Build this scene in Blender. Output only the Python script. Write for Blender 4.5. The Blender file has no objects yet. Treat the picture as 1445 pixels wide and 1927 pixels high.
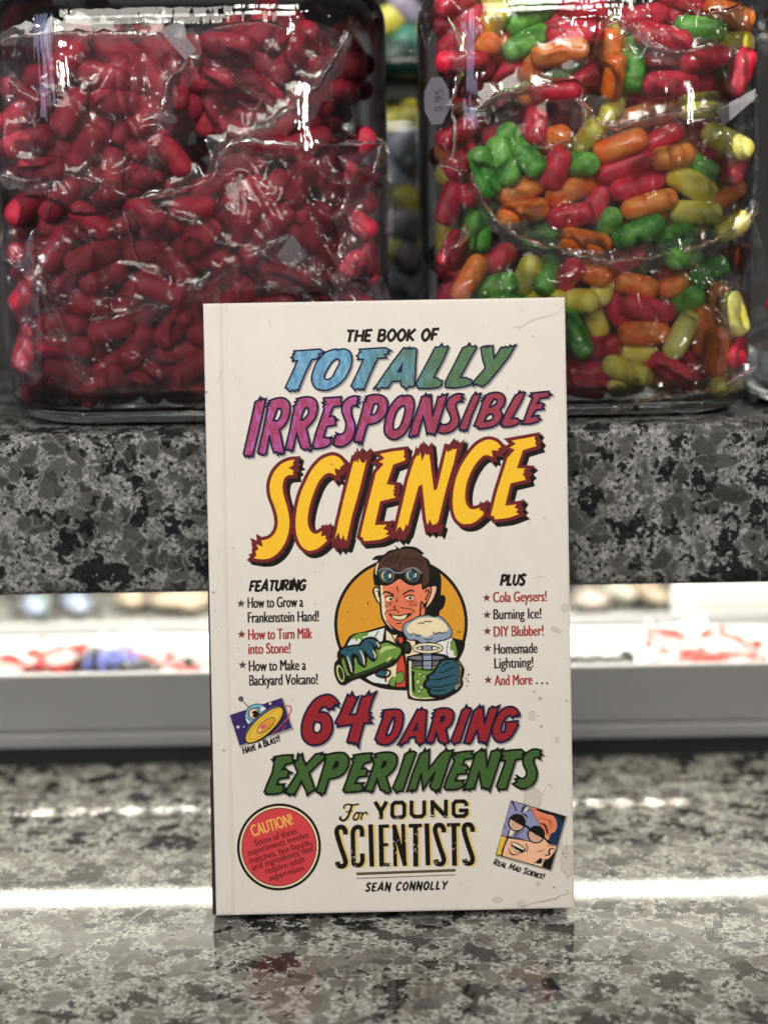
import bpy, bmesh, math, random
import numpy as np
from mathutils import Vector, Matrix
from mathutils.geometry import delaunay_2d_cdt, tessellate_polygon

scene = bpy.context.scene
R = math.radians

# ---------------------------------------------------------------- camera
cam_data = bpy.data.cameras.new("camera")
cam = bpy.data.objects.new("camera", cam_data)
scene.collection.objects.link(cam)
scene.camera = cam
_p, _r = R(11.5), R(0.986)
_f = Vector((0, math.cos(_p), -math.sin(_p)))
_x = Vector((1, 0, 0))
_u = _x.cross(_f)
_x2 = _x * math.cos(_r) - _u * math.sin(_r)
_u2 = _x * math.sin(_r) + _u * math.cos(_r)
cam.matrix_world = Matrix(((_x2.x, _u2.x, -_f.x, 0.0), (_x2.y, _u2.y, -_f.y, -0.5602),
                           (_x2.z, _u2.z, -_f.z, 0.2626), (0, 0, 0, 1)))
cam_data.sensor_fit = 'VERTICAL'
cam_data.sensor_height = 36.0
cam_data.lens = 3118.0 / 1927.0 * 36.0
cam_data.clip_start = 0.02
cam_data.clip_end = 20.0
cam_data.dof.use_dof = True
cam_data.dof.focus_distance = 0.588
cam_data.dof.aperture_fstop = cam_data.lens / 11.0      # an 11 mm opening
cam_data.dof.aperture_blades = 0

# ---------------------------------------------------------------- world and lamps
world = bpy.data.worlds.new("World")
scene.world = world
world.use_nodes = True
world.node_tree.nodes["Background"].inputs[0].default_value = (0.86, 0.88, 0.90, 1)
world.node_tree.nodes["Background"].inputs[1].default_value = 0.095


def area_lamp(name, loc, target, sx, sy, watts, col, shape='RECTANGLE', spread=180):
    d = bpy.data.lights.new(name, 'AREA')
    d.shape = shape
    d.size = sx
    if shape in ('RECTANGLE', 'ELLIPSE'):
        d.size_y = sy
    d.energy = watts
    d.color = col
    d.spread = R(spread)
    o = bpy.data.objects.new(name, d)
    scene.collection.objects.link(o)
    o.location = loc
    o.rotation_euler = (Vector(target) - Vector(loc)).to_track_quat('-Z', 'Y').to_euler()
    return o


area_lamp("ceiling_lamp", (-0.40, -1.12, 0.98), (0, 0, 0.14), 0.55, 0.55, 8.6, (1.0, 0.94, 0.85))
area_lamp("jar_fill_light", (0.08, -0.62, 0.86), (0.0, 0.09, 0.27), 0.28, 0.20, 0.72, (1.0, 0.95, 0.88), spread=75)  # soft fill light added to brighten the candy in the jars
area_lamp("window_lamp", (-1.5, -1.1, 0.80), (0, 0.1, 0.2), 0.4, 0.7, 4, (0.60, 0.68, 1.0))
for lx, ly, lz, w in ((0.10, -0.85, 1.05, 1.3), (0.55, -0.95, 0.85, 1.2), (-0.55, -0.85, 0.95, 1.2),
                      (0.85, -0.5, 0.6, 1.0), (-0.22, -1.4, 0.85, 1.4), (0.35, -1.6, 0.75, 1.3),
                      (-0.85, -1.2, 0.55, 1.1), (0.75, -1.5, 0.45, 1.2), (-0.9, -0.4, 0.55, 1.0)):
    area_lamp("glint_lamp", (lx, ly, lz), (0, 0.05, 0.2), 0.045, 0.045, w, (1.0, 0.95, 0.87), 'DISK')  # small lamps added around the jars for glints on film and glass

scene.view_settings.view_transform = 'Standard'
scene.view_settings.look = 'None'
scene.view_settings.exposure = 0.0
scene.view_settings.gamma = 1.0
scene.view_settings.use_curve_mapping = False
scene.cycles.use_denoising = True
scene.cycles.max_bounces = 24
scene.cycles.transparent_max_bounces = 48
scene.cycles.transmission_bounces = 16
scene.cycles.glossy_bounces = 6
scene.cycles.diffuse_bounces = 5
scene.cycles.sample_clamp_indirect = 6.0
scene.cycles.blur_glossy = 0.4
scene.cycles.caustics_refractive = False
scene.cycles.caustics_reflective = False


# ---------------------------------------------------------------- helpers
def lin(c):
    c = c / 255.0
    return c / 12.92 if c <= 0.04045 else ((c + 0.055) / 1.055) ** 2.4


def rgb(r, g, b, k=1.0):
    return tuple(min(0.9, lin(v) * k) for v in (r, g, b)) + (1.0,)


def new_mat(name):
    m = bpy.data.materials.new(name)
    m.use_nodes = True
    nt = m.node_tree
    return m, nt, nt.nodes["Principled BSDF"]


def plain(name, col, rough=0.5, **kw):
    m, nt, b = new_mat(name)
    b.inputs["Base Color"].default_value = col
    b.inputs["Roughness"].default_value = rough
    for k, v in kw.items():
        b.inputs[k.replace('_', ' ')].default_value = v
    return m


def link(name, me, parent=None, mats=()):
    o = bpy.data.objects.new(name, me)
    scene.collection.objects.link(o)
    for m in mats:
        me.materials.append(m)
    if parent is not None:
        o.parent = parent
    return o


def tag(o, label=None, cat=None, group=None, kind=None):
    if label: o["label"] = label
    if cat: o["category"] = cat
    if group: o["group"] = group
    if kind: o["kind"] = kind
    return o


def empty(name, loc=(0, 0, 0)):
    o = bpy.data.objects.new(name, None)
    scene.collection.objects.link(o)
    o.location = loc
    o.empty_display_size = 0.02
    return o


def mesh_from(name, verts, faces, smooth=False):
    me = bpy.data.meshes.new(name)
    me.from_pydata([tuple(v) for v in verts], [], [tuple(f) for f in faces])
    me.update()
    if smooth:
        me.polygons.foreach_set("use_smooth", [True] * len(me.polygons))
    return me


def box_bm(bm, x0, x1, y0, y1, z0, z1, bev=0.0, seg=3):
    r = bmesh.ops.create_cube(bm, size=1.0)
    for v in r["verts"]:
        v.co = Vector(((x0 + x1) / 2 + v.co.x * (x1 - x0), (y0 + y1) / 2 + v.co.y * (y1 - y0),
                       (z0 + z1) / 2 + v.co.z * (z1 - z0)))
    if bev > 0:
        es = list({e for v in r["verts"] for e in v.link_edges})
        bmesh.ops.bevel(bm, geom=es, offset=bev, segments=seg, profile=0.5, affect='EDGES')


def bm_mesh(name, bm, smooth=True):
    me = bpy.data.meshes.new(name)
    bm.to_mesh(me)
    bm.free()
    if smooth:
        me.polygons.foreach_set("use_smooth", [True] * len(me.polygons))
    return me


def box_obj(name, dims, mat, parent=None, bev=0.0):
    bm = bmesh.new()
    box_bm(bm, *dims, bev=bev)
    return link(name, bm_mesh(name, bm, False), parent, [mat])


class NT:
    """tiny node-graph helper"""
    def __init__(self, nt):
        self.nt = nt
        self.n = nt.nodes
        self.l = nt.links

    def add(self, typ, ins=None, **props):
        nd = self.n.new(typ)
        for k, v in props.items():
            setattr(nd, k, v)
        for k, v in (ins or {}).items():
            if hasattr(v, "is_output"):
                self.l.new(v, nd.inputs[k])
            else:
                nd.inputs[k].default_value = v
        return nd

    def math(self, op, a, b=0.0, clamp=False):
        nd = self.add("ShaderNodeMath", {0: a, 1: b}, operation=op)
        nd.use_clamp = clamp
        return nd.outputs[0]

    def mix(self, fac, a, b):
        nd = self.add("ShaderNodeMix", data_type='RGBA')
        for k, v in ((0, fac), (6, a), (7, b)):
            if hasattr(v, "is_output"):
                self.l.new(v, nd.inputs[k])
            else:
                nd.inputs[k].default_value = v
        return nd.outputs[2]

    def ramp(self, fac, lo, hi):
        nd = self.add("ShaderNodeMapRange", {0: fac, 1: lo, 2: hi, 3: 0.0, 4: 1.0})
        nd.interpolation_type = 'SMOOTHSTEP'
        return nd.outputs[0]

# ---------------------------------------------------------------- granite
def granite(name, k=1.0, rough=0.10, spec=0.5, seed=0.0, bump=0.0, black=0.0, warmth=0.0, pvk=0.56):
    m, nt, b = new_mat(name)
    g = NT(nt)
    tc = g.add("ShaderNodeTexCoord").outputs["Object"]
    mp = g.add("ShaderNodeMapping", {"Vector": tc, "Location": (seed, seed * 0.7, seed * 1.3), "Rotation": (0.3, 0.2, 0.5)}).outputs[0]
    def warped(scale, amp, det=5.0):
        w = g.add("ShaderNodeTexNoise", {"Vector": mp, "Scale": scale, "Detail": det, "Roughness": 0.7})
        wv = g.add("ShaderNodeVectorMath", {0: w.outputs["Color"], 1: (0.5, 0.5, 0.5)}, operation='SUBTRACT')
        ws = g.add("ShaderNodeVectorMath", {0: wv.outputs[0], "Scale": amp}, operation='SCALE')
        return g.add("ShaderNodeVectorMath", {0: mp, 1: ws.outputs[0]}, operation='ADD').outputs[0]
    p = warped(190.0, 0.0050)
    q = warped(620.0, 0.0016, 3.0)
    def cells(v, sc):
        n = g.add("ShaderNodeTexVoronoi", {"Vector": v, "Scale": sc})
        return g.add("ShaderNodeSeparateColor", {0: n.outputs["Color"]}).outputs
    big = cells(p, 158.0)
    edge = g.add("ShaderNodeTexVoronoi", {"Vector": p, "Scale": 158.0}, feature='DISTANCE_TO_EDGE')
    mid = cells(q, 340.0)
    small = cells(q, 760.0)
    tiny = cells(mp, 1300.0)
    fine = g.add("ShaderNodeTexNoise", {"Vector": mp, "Scale": 420.0, "Detail": 6.0, "Roughness": 0.75})
    zone = g.add("ShaderNodeTexNoise", {"Vector": mp, "Scale": 58.0, "Detail": 4.0, "Roughness": 0.6})
    zone2 = g.add("ShaderNodeTexNoise", {"Vector": mp, "Scale": 72.0, "Detail": 4.0, "Roughness": 0.65, "W": 3.0}, noise_dimensions='4D')
    # feldspar crystals: grey-brown plates, each with its own shade, faint inner streaks
    feld = g.mix(big[1], (0.042 * k, 0.043 * k, 0.042 * k, 1), (0.150 * k, 0.149 * k, 0.143 * k, 1))
    warm = g.mix(g.math('MULTIPLY', big[2], 0.40 + warmth), feld, (0.130 * k, 0.106 * k, 0.088 * k, 1))
    feld2 = g.mix(g.math('MULTIPLY', g.ramp(fine.outputs["Fac"], 0.46, 0.70), 0.38), warm, (0.25 * k, 0.24 * k, 0.225 * k, 1))
    # pale granular matrix: small angular grains from mid grey to near white
    pv = pvk * k
    gr = g.mix(small[0], (0.060 * k, 0.062 * k, 0.063 * k, 1), (pv, pv * 0.985, pv * (0.95 - max(0.0, warmth) * .5), 1))
    gr = g.mix(g.math('MULTIPLY', g.ramp(tiny[0], 0.66, 0.68), 0.65), gr, (0.10 * k, 0.10 * k, 0.10 * k, 1))
    gr = g.mix(g.math('MULTIPLY', g.ramp(fine.outputs["Fac"], 0.50, 0.66), 0.5), gr, (pv * .92, pv * .92, pv * .88, 1))
    sel = g.math('ADD', big[0], g.math('MULTIPLY', g.math('SUBTRACT', zone.outputs["Fac"], 0.5), 1.3))
    is_m = g.ramp(sel, 0.46, 0.48)
    c1 = g.mix(is_m, feld2, gr)
    # pale seams between crystals
    rim = g.math('SUBTRACT', 1.0, g.ramp(edge.outputs[0], 0.02, 0.10))
    c2 = g.mix(g.math('MULTIPLY', g.math('MULTIPLY', rim, g.ramp(zone2.outputs["Fac"], 0.38, 0.60)), 0.66), c1, (pv * .85, pv * .85, pv * .81, 1))
    # black mica: crisp angular flakes that gather in clumps, plus peppering
    dens = g.math('ADD', g.ramp(zone2.outputs["Fac"], 0.46, 0.70), black)
    f1 = g.math('GREATER_THAN', g.math('ADD', g.math('MULTIPLY', mid[0], 0.55), dens), 0.93)
    f2 = g.math('GREATER_THAN', g.math('ADD', g.math('MULTIPLY', small[1], 0.75), g.math('MULTIPLY', dens, 0.55)), 0.85)
    f2b = g.math('MULTIPLY', f2, g.math('ADD', g.math('MULTIPLY', is_m, 0.75), 0.25))
    bl = g.math('MAXIMUM', f1, f2b)
    dark = g.mix(tiny[1], (0.005, 0.005, 0.006, 1), (0.018 * k, 0.018 * k, 0.019 * k, 1))
    c3 = g.mix(g.math('MULTIPLY', bl, 0.95), c2, dark)
    g.l.new(c3, b.inputs["Base Color"])
    rv = g.math('ADD', rough, g.math('MULTIPLY', tiny[2], rough * 0.5))
    g.l.new(rv, b.inputs["Roughness"])
    b.inputs["Specular IOR Level"].default_value = spec
    if bump:
        bp = g.add("ShaderNodeBump", {"Strength": bump, "Distance": 0.0004, "Height": fine.outputs["Fac"]})
        g.l.new(bp.outputs[0], b.inputs["Normal"])
    return m


M_counter = granite("polished_granite", 1.12, rough=0.022, spec=0.25, seed=0.0, bump=0.02, warmth=0.16, black=0.25, pvk=0.46)
M_shelf = granite("dark_granite", 0.60, rough=0.24, spec=0.12, seed=3.3, black=0.27, warmth=-0.25)

# counter: one sheet that runs under and behind everything
bm = bmesh.new()
box_bm(bm, -1.4, 1.4, -0.45, 1.05, -0.033, -0.0031, bev=0.004)
tag(link("counter", bm_mesh("counter", bm, False), None, [M_counter]),
    "polished speckled granite counter the book stands on", "counter", kind="structure")
# raised granite shelf on which the jars stand
bm = bmesh.new()
box_bm(bm, -1.4, 1.4, 0.0500, 0.440, 0.108, 0.1698, bev=0.0038, seg=6)
tag(link("shelf", bm_mesh("shelf", bm, True), None, [M_shelf]),
    "thick dark granite shelf edge behind the book, carrying the jars", "shelf", kind="structure")
for sx in (-1.3, 1.3):
    box_obj("shelf_wall", (sx - 0.03, sx + 0.03, 0.10, 0.40, -0.0031, 0.108), plain("shelf_wall_paint", rgb(150, 150, 146), 0.6))\
        ["kind"] = "structure"
# wall far behind the shelf
M_wall = plain("wall_paint", (0.05, 0.048, 0.045, 1), 0.7)
box_obj("wall", (-1.6, 1.6, 1.05, 1.10, -0.03, 1.2), M_wall)["kind"] = "structure"

# ---------------------------------------------------------------- LED strip under the shelf
def emit(name, col, s):
    m = bpy.data.materials.new(name)
    m.use_nodes = True
    nt = m.node_tree
    nt.nodes.clear()
    e = nt.nodes.new("ShaderNodeEmission")
    e.inputs[0].default_value = col
    e.inputs[1].default_value = s
    out = nt.nodes.new("ShaderNodeOutputMaterial")
    nt.links.new(e.outputs[0], out.inputs[0])
    return m


led = empty("led_tube", (0, 0.220, 0.086))
tag(led, "slim white LED tube lamp hanging under the granite shelf", "lamp")
bm = bmesh.new()
bmesh.ops.create_cone(bm, cap_ends=True, segments=20, radius1=0.0034, radius2=0.0034, depth=1.10)
bmesh.ops.rotate(bm, verts=bm.verts, cent=(0, 0, 0), matrix=Matrix.Rotation(R(90), 3, 'Y'))
link("tube", bm_mesh("tube", bm), led, [emit("led_glow", (1.0, 0.97, 0.84, 1), 21.0)])
for hx in (-0.5, 0.5):
    box_obj("bracket", (hx - 0.004, hx + 0.004, -0.002, 0.002, 0.0033, 0.0205), plain("led_bracket", (0.3, 0.3, 0.3, 1), 0.4), led)
# white board added under the shelf so its lit face mirrors in the counter
box_obj("bounce_board", (-1.25, 1.25, 0.062, 0.438, 0.1066, 0.1079), plain("white_board", (0.82, 0.81, 0.77, 1), 0.6))["kind"] = "structure"

far = empty("rear_fill_strip", (0, 0.372, 0.1064))  # strip added out of view to brighten the counter behind the tray
tag(far, "added fill light strip, unseen under the back edge of the granite shelf", "lamp")
box_obj("housing", (-0.55, 0.55, -0.024, 0.024, -0.0050, -0.0002), plain("fill_housing", (0.7, 0.7, 0.7, 1), 0.4), far)
box_obj("fill_glow", (-0.54, 0.54, -0.020, 0.020, -0.0085, -0.0052), emit("led_glow", (1.0, 0.97, 0.86, 1), 30.0), far)

spot_rail = empty("spot_rail", (0, 0.092, 0.1064))
tag(spot_rail, "slim rail of tiny downward spots under the front of the shelf", "lamp")
box_obj("rail", (-0.40, 0.40, -0.004, 0.004, -0.004, -0.0002), plain("rail_metal", (0.3, 0.3, 0.3, 1), 0.4), spot_rail)
box_obj("fill_glow", (-0.40, 0.40, 0.005, 0.011, -0.0040, -0.0004), emit("rail_glow", (1.0, 0.95, 0.80, 1), 9.5), spot_rail)  # glowing strip added to the rail to brighten the counter below
for i in range(-13, 14):
    if i > 10: continue
    sd = bpy.data.lights.new("spot", 'SPOT')
    sd.energy = 3.2 * (0.75 + 0.5 * ((i * 37) % 11) / 11.0)
    sd.color = (1.0, 0.95, 0.84)
    sd.spot_size = R(6.8)
    sd.spot_blend = 1.0
    sd.shadow_soft_size = 0.001
    so = bpy.data.objects.new("spot", sd)
    scene.collection.objects.link(so)
    so.parent = spot_rail
    so.location = (0.0124 * i + 0.0006 * ((i * 7) % 5), 0.0, -0.0055)
    so.rotation_euler = (R(10.5), 0, 0)

# ---------------------------------------------------------------- print engine for the book cover
BW, BH, BT = 0.130, 0.2214, 0.0194
QUAD = ((379.0, 576.4), (1060.0, 558.5), (410.0, 1721.0), (1083.5, 1716.0))   # measured cover corners


def _homog():
    src = [QUAD[0], QUAD[1], QUAD[2], QUAD[3]]
    dst = [(0, BH), (BW, BH), (0, 0), (BW, 0)]
    A, B = [], []
    for (x, y), (u, v) in zip(src, dst):
        A.append([x, y, 1, 0, 0, 0, -u * x, -u * y]); B.append(u)
        A.append([0, 0, 0, x, y, 1, -v * x, -v * y]); B.append(v)
    return np.append(np.linalg.solve(np.array(A), np.array(B)), 1.0).reshape(3, 3)


HOM = _homog()


def cover_uv(pts):
    a = np.array(pts, dtype=float)
    w = HOM @ np.vstack([a.T, np.ones(len(a))])
    return (w[:2] / w[2]).T


class Frame:
    """drawing units of the measured detail: origin and magnification"""
    ox, oy, s = 0.0, 0.0, 1.0


def unit(ox, oy, s):
    Frame.ox, Frame.oy, Frame.s = ox, oy, s


def parse(txt, closed=True, dx=0, dy=0):
    if isinstance(txt, str):
        raw = []
        for t in txt.split():
            sm = t[0] == 's'
            x, y = t.lstrip('s').split(',')
            raw.append((float(x), float(y), sm))
    else:
        raw = [(p[0], p[1], len(p) > 2 and p[2]) for p in txt]
    n = len(raw)
    P = [np.array(((q[0] + dx) / Frame.s + Frame.ox, (q[1] + dy) / Frame.s + Frame.oy)) for q in raw]
    S = [q[2] for q in raw]
    out = []
    rng = range(n) if closed else range(n - 1)
    for i in rng:
        j = (i + 1) % n
        out.append(P[i])
        if S[i] or S[j]:
            p1, p2 = P[i], P[j]
            h = (i - 1) % n if closed else max(0, i - 1)
            k = (j + 1) % n if closed else min(n - 1, j + 1)
            p0 = P[h] if S[i] else p1 * 1.0
            p3 = P[k] if S[j] else p2 * 1.0
            for q in range(1, 5):
                t = q / 5.0
                out.append(0.5 * ((2 * p1) + (-p0 + p2) * t + (2 * p0 - 5 * p1 + 4 * p2 - p3) * t * t
                                  + (-p0 + 3 * p1 - 3 * p2 + p3) * t ** 3))
    if not closed:
        out.append(P[-1])
    return out


def circle(cx, cy, r, ry=None, n=40, rot=0.0, a0=0.0, a1=2 * math.pi, full=True):
    ry = r if ry is None else ry
    out = []
    m = n if full else n + 1
    for i in range(m):
        a = a0 + (a1 - a0) * i / n
        x, y = r * math.cos(a), ry * math.sin(a)
        out.append(((cx + x * math.cos(rot) - y * math.sin(rot)), (cy + x * math.sin(rot) + y * math.cos(rot))))
    return out


def star(cx, cy, r, k=0.42, rot=0.0):
    out = []
    for i in range(10):
        a = -math.pi / 2 + i * math.pi / 5 + rot
        q = r if i % 2 == 0 else r * k
        out.append((cx + q * math.cos(a), cy + q * math.sin(a)))
    return out


def _covers(f, vo, cands):
    cx = sum(vo[i].x for i in f) / len(f)
    cy = sum(vo[i].y for i in f) / len(f)
    for vin, idx in cands:
        c = False
        n = len(idx)
        for i in range(n):
            a, b = vin[idx[i]], vin[idx[(i + 1) % n]]
            if (a.y > cy) != (b.y > cy) and cx < (b.x - a.x) * (cy - a.y) / (b.y - a.y) + a.x:
                c = not c
        if c:
            return True
    return False


class Ink:
    """one printed piece of the cover; layers of flat ink, united per layer and colour"""
    def __init__(self, name):
        self.name = name
        self.layers = {}

    def _put(self, lay, mat, polys):
        self.layers.setdefault((lay, mat), []).extend(polys)

    def fill(self, lay, mat, poly, holes=(), dx=0, dy=0):
        P = parse(poly, True, dx, dy)
        H = [parse(h, True, dx, dy) for h in holes]
        loops = [[Vector((p[0], p[1], 0)) for p in L] for L in [P] + H]
        flat = [p for L in [P] + H for p in L]
        tris = tessellate_polygon(loops)
        self._put(lay, mat, [[flat[a], flat[b], flat[c]] for a, b, c in tris])

    def stroke(self, lay, mat, poly, w, closed=False, miter=2.6, dx=0, dy=0, cap=0.0, taper=None):
        P = parse(poly, closed, dx, dy)
        Q = [P[0]]
        for p in P[1:]:
            if np.hypot(*(p - Q[-1])) > 1e-4:
                Q.append(p)
        if closed and np.hypot(*(Q[0] - Q[-1])) < 1e-4:
            Q.pop()
        n = len(Q)
        if n < 2:
            return
        hw = w / Frame.s / 2.0
        def ww(i):
            if taper is None: return hw
            t = i / (n - 1)
            return hw * (taper[0] + (1 - taper[0]) * min(1, t / 0.4) if t < 0.4 else
                         (1.0 if t < 0.6 else taper[1] + (1 - taper[1]) * min(1, (1 - t) / 0.4)))
        segs = [(i, (i + 1) % n) for i in range(n if closed else n - 1)]
        D = {}
        polys = []
        for a, b in segs:
            d = Q[b] - Q[a]
            d = d / np.hypot(*d)
            D[a] = d
            nn = np.array((-d[1], d[0]))
            pa, pb = Q[a], Q[b]
            if cap and not closed:
                if a == 0: pa = pa - d * hw * cap
                if b == n - 1: pb = pb + d * hw * cap
            polys.append([pa + nn * ww(a), pb + nn * ww(b), pb - nn * ww(b), pa - nn * ww(a)])
        for a, b in segs:
            if b not in D:
                continue
            d1, d2 = D[a], D[b]
            cr = d1[0] * d2[1] - d1[1] * d2[0]
            if abs(cr) < 1e-3 and d1 @ d2 > 0:
                continue
            sg = -1.0 if cr > 0 else 1.0
            n1 = np.array((-d1[1], d1[0])) * sg
            n2 = np.array((-d2[1], d2[0])) * sg
            h = ww(b)
            p = Q[b]
            bis = n1 + n2
            L = np.hypot(*bis)
            if L > 1e-6:
                ml = 2.0 / L
                if ml <= miter:
                    polys.append([p, p + n1 * h, p + bis / L * h * ml, p + n2 * h])
                else:
                    q = bis / L * h * miter * 0.8
                    polys.append([p, p + n1 * h, p + q, p + n2 * h])
        self._put(lay, mat, polys)

    def tris(self, lay, mat, polys):
        self._put(lay, mat, polys)

    def build(self, parent, base=0):
        verts, faces, mats, mi = [], [], [], []
        for (lay, mat) in sorted(self.layers, key=lambda q: q[0]):
            polys = self.layers[(lay, mat)]
            vin, fin = [], []
            for p in polys:
                a = 0.0
                for i in range(len(p)):
                    j = (i + 1) % len(p)
                    a += p[i][0] * p[j][1] - p[j][0] * p[i][1]
                if abs(a) < 1e-5:
                    continue
                q = p if a > 0 else p[::-1]
                fin.append(list(range(len(vin), len(vin) + len(q))))
                vin.extend(Vector((float(v[0]), float(v[1]))) for v in q)
            if not fin:
                continue
            vo, _, fo, _, _, of = delaunay_2d_cdt(vin, [], fin, 0, 1e-4, True)
            uv = cover_uv([(v.x, v.y) for v in vo])
            off = len(verts)
            y = -0.00003 - 0.000016 * (base + lay)
            verts.extend((u, y, v) for u, v in uv)
            if mat not in mats:
                mats.append(mat)
            k = mats.index(mat)
            for f, o in zip(fo, of):
                if o and _covers(f, vo, [(vin, fin[q]) for q in o]):
                    faces.append([off + i for i in f])
                    mi.append(k)
        me = mesh_from(self.name, verts, faces)
        me.polygons.foreach_set("material_index", mi)
        # all ink faces look outwards
        bm = bmesh.new()
        bm.from_mesh(me)
        for f in bm.faces:
            f.normal_update()
            if f.normal.y > 0:
                f.normal_flip()
        bm.to_mesh(me)
        bm.free()
        return link(self.name, me, parent, mats)


_font_cache = {}


def font_polys(txt, bold):
    key = (txt, bold)
    if key in _font_cache:
        return _font_cache[key]
    cu = bpy.data.curves.new("lettering", 'FONT')
    cu.body = txt
    cu.offset = bold
    cu.resolution_u = 4
    o = bpy.data.objects.new("lettering", cu)
    scene.collection.objects.link(o)
    bpy.context.view_layer.update()
    dg = bpy.context.evaluated_depsgraph_get()
    me = bpy.data.meshes.new_from_object(o.evaluated_get(dg))
    V = [(v.co.x, v.co.y) for v in me.vertices]
    F = [list(p.vertices) for p in me.polygons]
    bpy.data.objects.remove(o)
    bpy.data.curves.remove(cu)
    bpy.data.meshes.remove(me)
    _font_cache[key] = (V, F)
    return V, F


def set_text(ink, lay, mat, txt, x0, y0, x1, y1, cap, bold=0.0, slant=0.0):
    """default typeface condensed to run from (x0,y0) to (x1,y1) along its baseline"""
    V, F = font_polys(txt, 0.0)
    H, _ = font_polys("H", 0.0)
    ch = max(v[1] for v in H)
    xa, xb = min(v[0] for v in V), max(v[0] for v in V)
    L = math.hypot(x1 - x0, y1 - y0)
    ex, ey = (x1 - x0) / L, (y1 - y0) / L
    P = []
    for x, y in V:
        t = (x - xa) / (xb - xa) * L
        h = y / ch * cap
        t += h * slant
        P.append(np.array(((x0 + ex * t + ey * h) / Frame.s + Frame.ox, (y0 + ey * t - ex * h) / Frame.s + Frame.oy)))
    for k in ((-1, 0, 1) if bold else (0,)):
        sh = np.array((ex, ey)) * k * bold * cap / Frame.s
        ink.tris(lay, mat, [[P[i] + sh for i in f] for f in F])


# brush capitals: strokes in a box one unit high
GL = {
    'A': (.62, ["0,0 .36,1.02 .6,0", ".1,.30 .52,.30"]), 'B': (.52, [".04,0 .04,1", ".04,.97 s.34,.95 s.42,.74 s.3,.54 .06,.52", ".06,.52 s.4,.5 s.48,.26 s.34,.03 .04,.03"]),
    'C': (.5, [".5,.84 s.32,1 s.1,.8 s.03,.4 s.18,.02 s.46,.14"]), 'D': (.56, [".05,0 .05,1", ".05,.97 s.36,.92 s.5,.5 s.36,.08 .05,.03"]),
    'E': (.44, [".05,0 .05,1", ".05,.95 .44,.97", ".05,.5 .36,.51", ".05,.04 .44,.04"]), 'F': (.42, [".05,0 .05,1", ".05,.95 .44,.97", ".05,.5 .36,.51"]),
    'G': (.56, [".52,.84 s.34,1 s.1,.8 s.03,.4 s.2,.02 s.48,.12 .52,.44 .3,.44"]), 'H': (.56, [".05,0 .05,1", ".53,0 .53,1", ".05,.5 .53,.5"]),
    'I': (.14, [".07,0 .07,1"]), 'K': (.52, [".05,0 .05,1", ".5,1 .1,.48 .5,0"]), 'L': (.42, [".05,1 .05,.04 .42,.04"]),
    'M': (.74, [".03,0 .1,1 .38,.3 .66,1 .72,0"]), 'N': (.56, [".05,0 .05,1 .51,0 .51,1"]), 'O': (.58, ["s.3,1 s.08,.75 s.05,.35 s.27,0 s.5,.25 s.53,.65 s.3,1"]),
    'P': (.5, [".05,0 .05,1", ".05,.97 s.38,.94 s.47,.7 s.34,.45 .05,.42"]), 'R': (.54, [".05,0 .05,1", ".05,.97 s.38,.94 s.46,.72 s.32,.5 .06,.46", ".22,.46 .52,0"]),
    'S': (.48, [".46,.86 s.3,1 s.1,.88 s.12,.64 s.36,.42 s.4,.14 s.2,0 .02,.14"]), 'T': (.5, [".25,0 .25,1", "0,.96 .5,.96"]),
    'U': (.54, [".05,1 s.05,.25 s.26,0 s.48,.25 .5,1"]), 'V': (.56, ["0,1 .26,0 .56,1"]), 'Y': (.54, ["0,1 .27,.48 .54,1", ".27,.48 .24,0"]),
    '!': (.16, [".08,1 .07,.30", ".065,.10 .065,0"]), ' ': (.26, []),
}


def brush_text(ink, lay, mat, txt, x0, y0, x1, y1, cap, w=0.19, slant=0.2, gap=0.13, small=0.78, seed=1):
    rnd = random.Random(seed)
    L = math.hypot(x1 - x0, y1 - y0)
    ex, ey = (x1 - x0) / L, (y1 - y0) / L
    items, x = [], 0.0
    for ch in txt:
        k = small if ch.islower() else 1.0
        adv, st = GL[ch.upper()]
        items.append((x, k, st))
        x += (adv + gap) * k
    tot = x - gap
    sx = L / (tot * cap)
    for xo, k, st in items:
        jit = rnd.uniform(-0.02, 0.02)
        for s in st:
            pts = []
            for t in s.split():
                sm = t[0] == 's'
                a, b = t.lstrip('s').split(',')
                gx, gy = float(a) * k, float(b) * k + jit
                X = (xo + gx) * cap * sx + gy * cap * slant
                Y = gy * cap
                pts.append((x0 + ex * X + ey * Y, y0 + ey * X - ex * Y, sm))
            ink.stroke(lay, mat, pts, w * cap * (0.5 + 0.5 * k) * rnd.uniform(.92, 1.08), cap=0.25)


# ---------------------------------------------------------------- inks
def ink_mat(name, r, g, b, rough=0.45, k=0.93, spec=0.10):
    m, nt, bs = new_mat(name)
    gn = NT(nt)
    tc = gn.add("ShaderNodeTexCoord").outputs["Object"]
    nz = gn.add("ShaderNodeTexNoise", {"Vector": tc, "Scale": 900.0, "Detail": 4.0, "Roughness": 0.7})
    c = rgb(r, g, b, k)
    c2 = tuple(min(1, v * 1.05 + 0.005) for v in c[:3]) + (1,)
    c1 = tuple(v * 0.95 for v in c[:3]) + (1,)
    gn.l.new(gn.mix(gn.ramp(nz.outputs["Fac"], 0.3, 0.7), c1, c2), bs.inputs["Base Color"])
    bs.inputs["Roughness"].default_value = rough
    bs.inputs["Specular IOR Level"].default_value = spec
    return m


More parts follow.
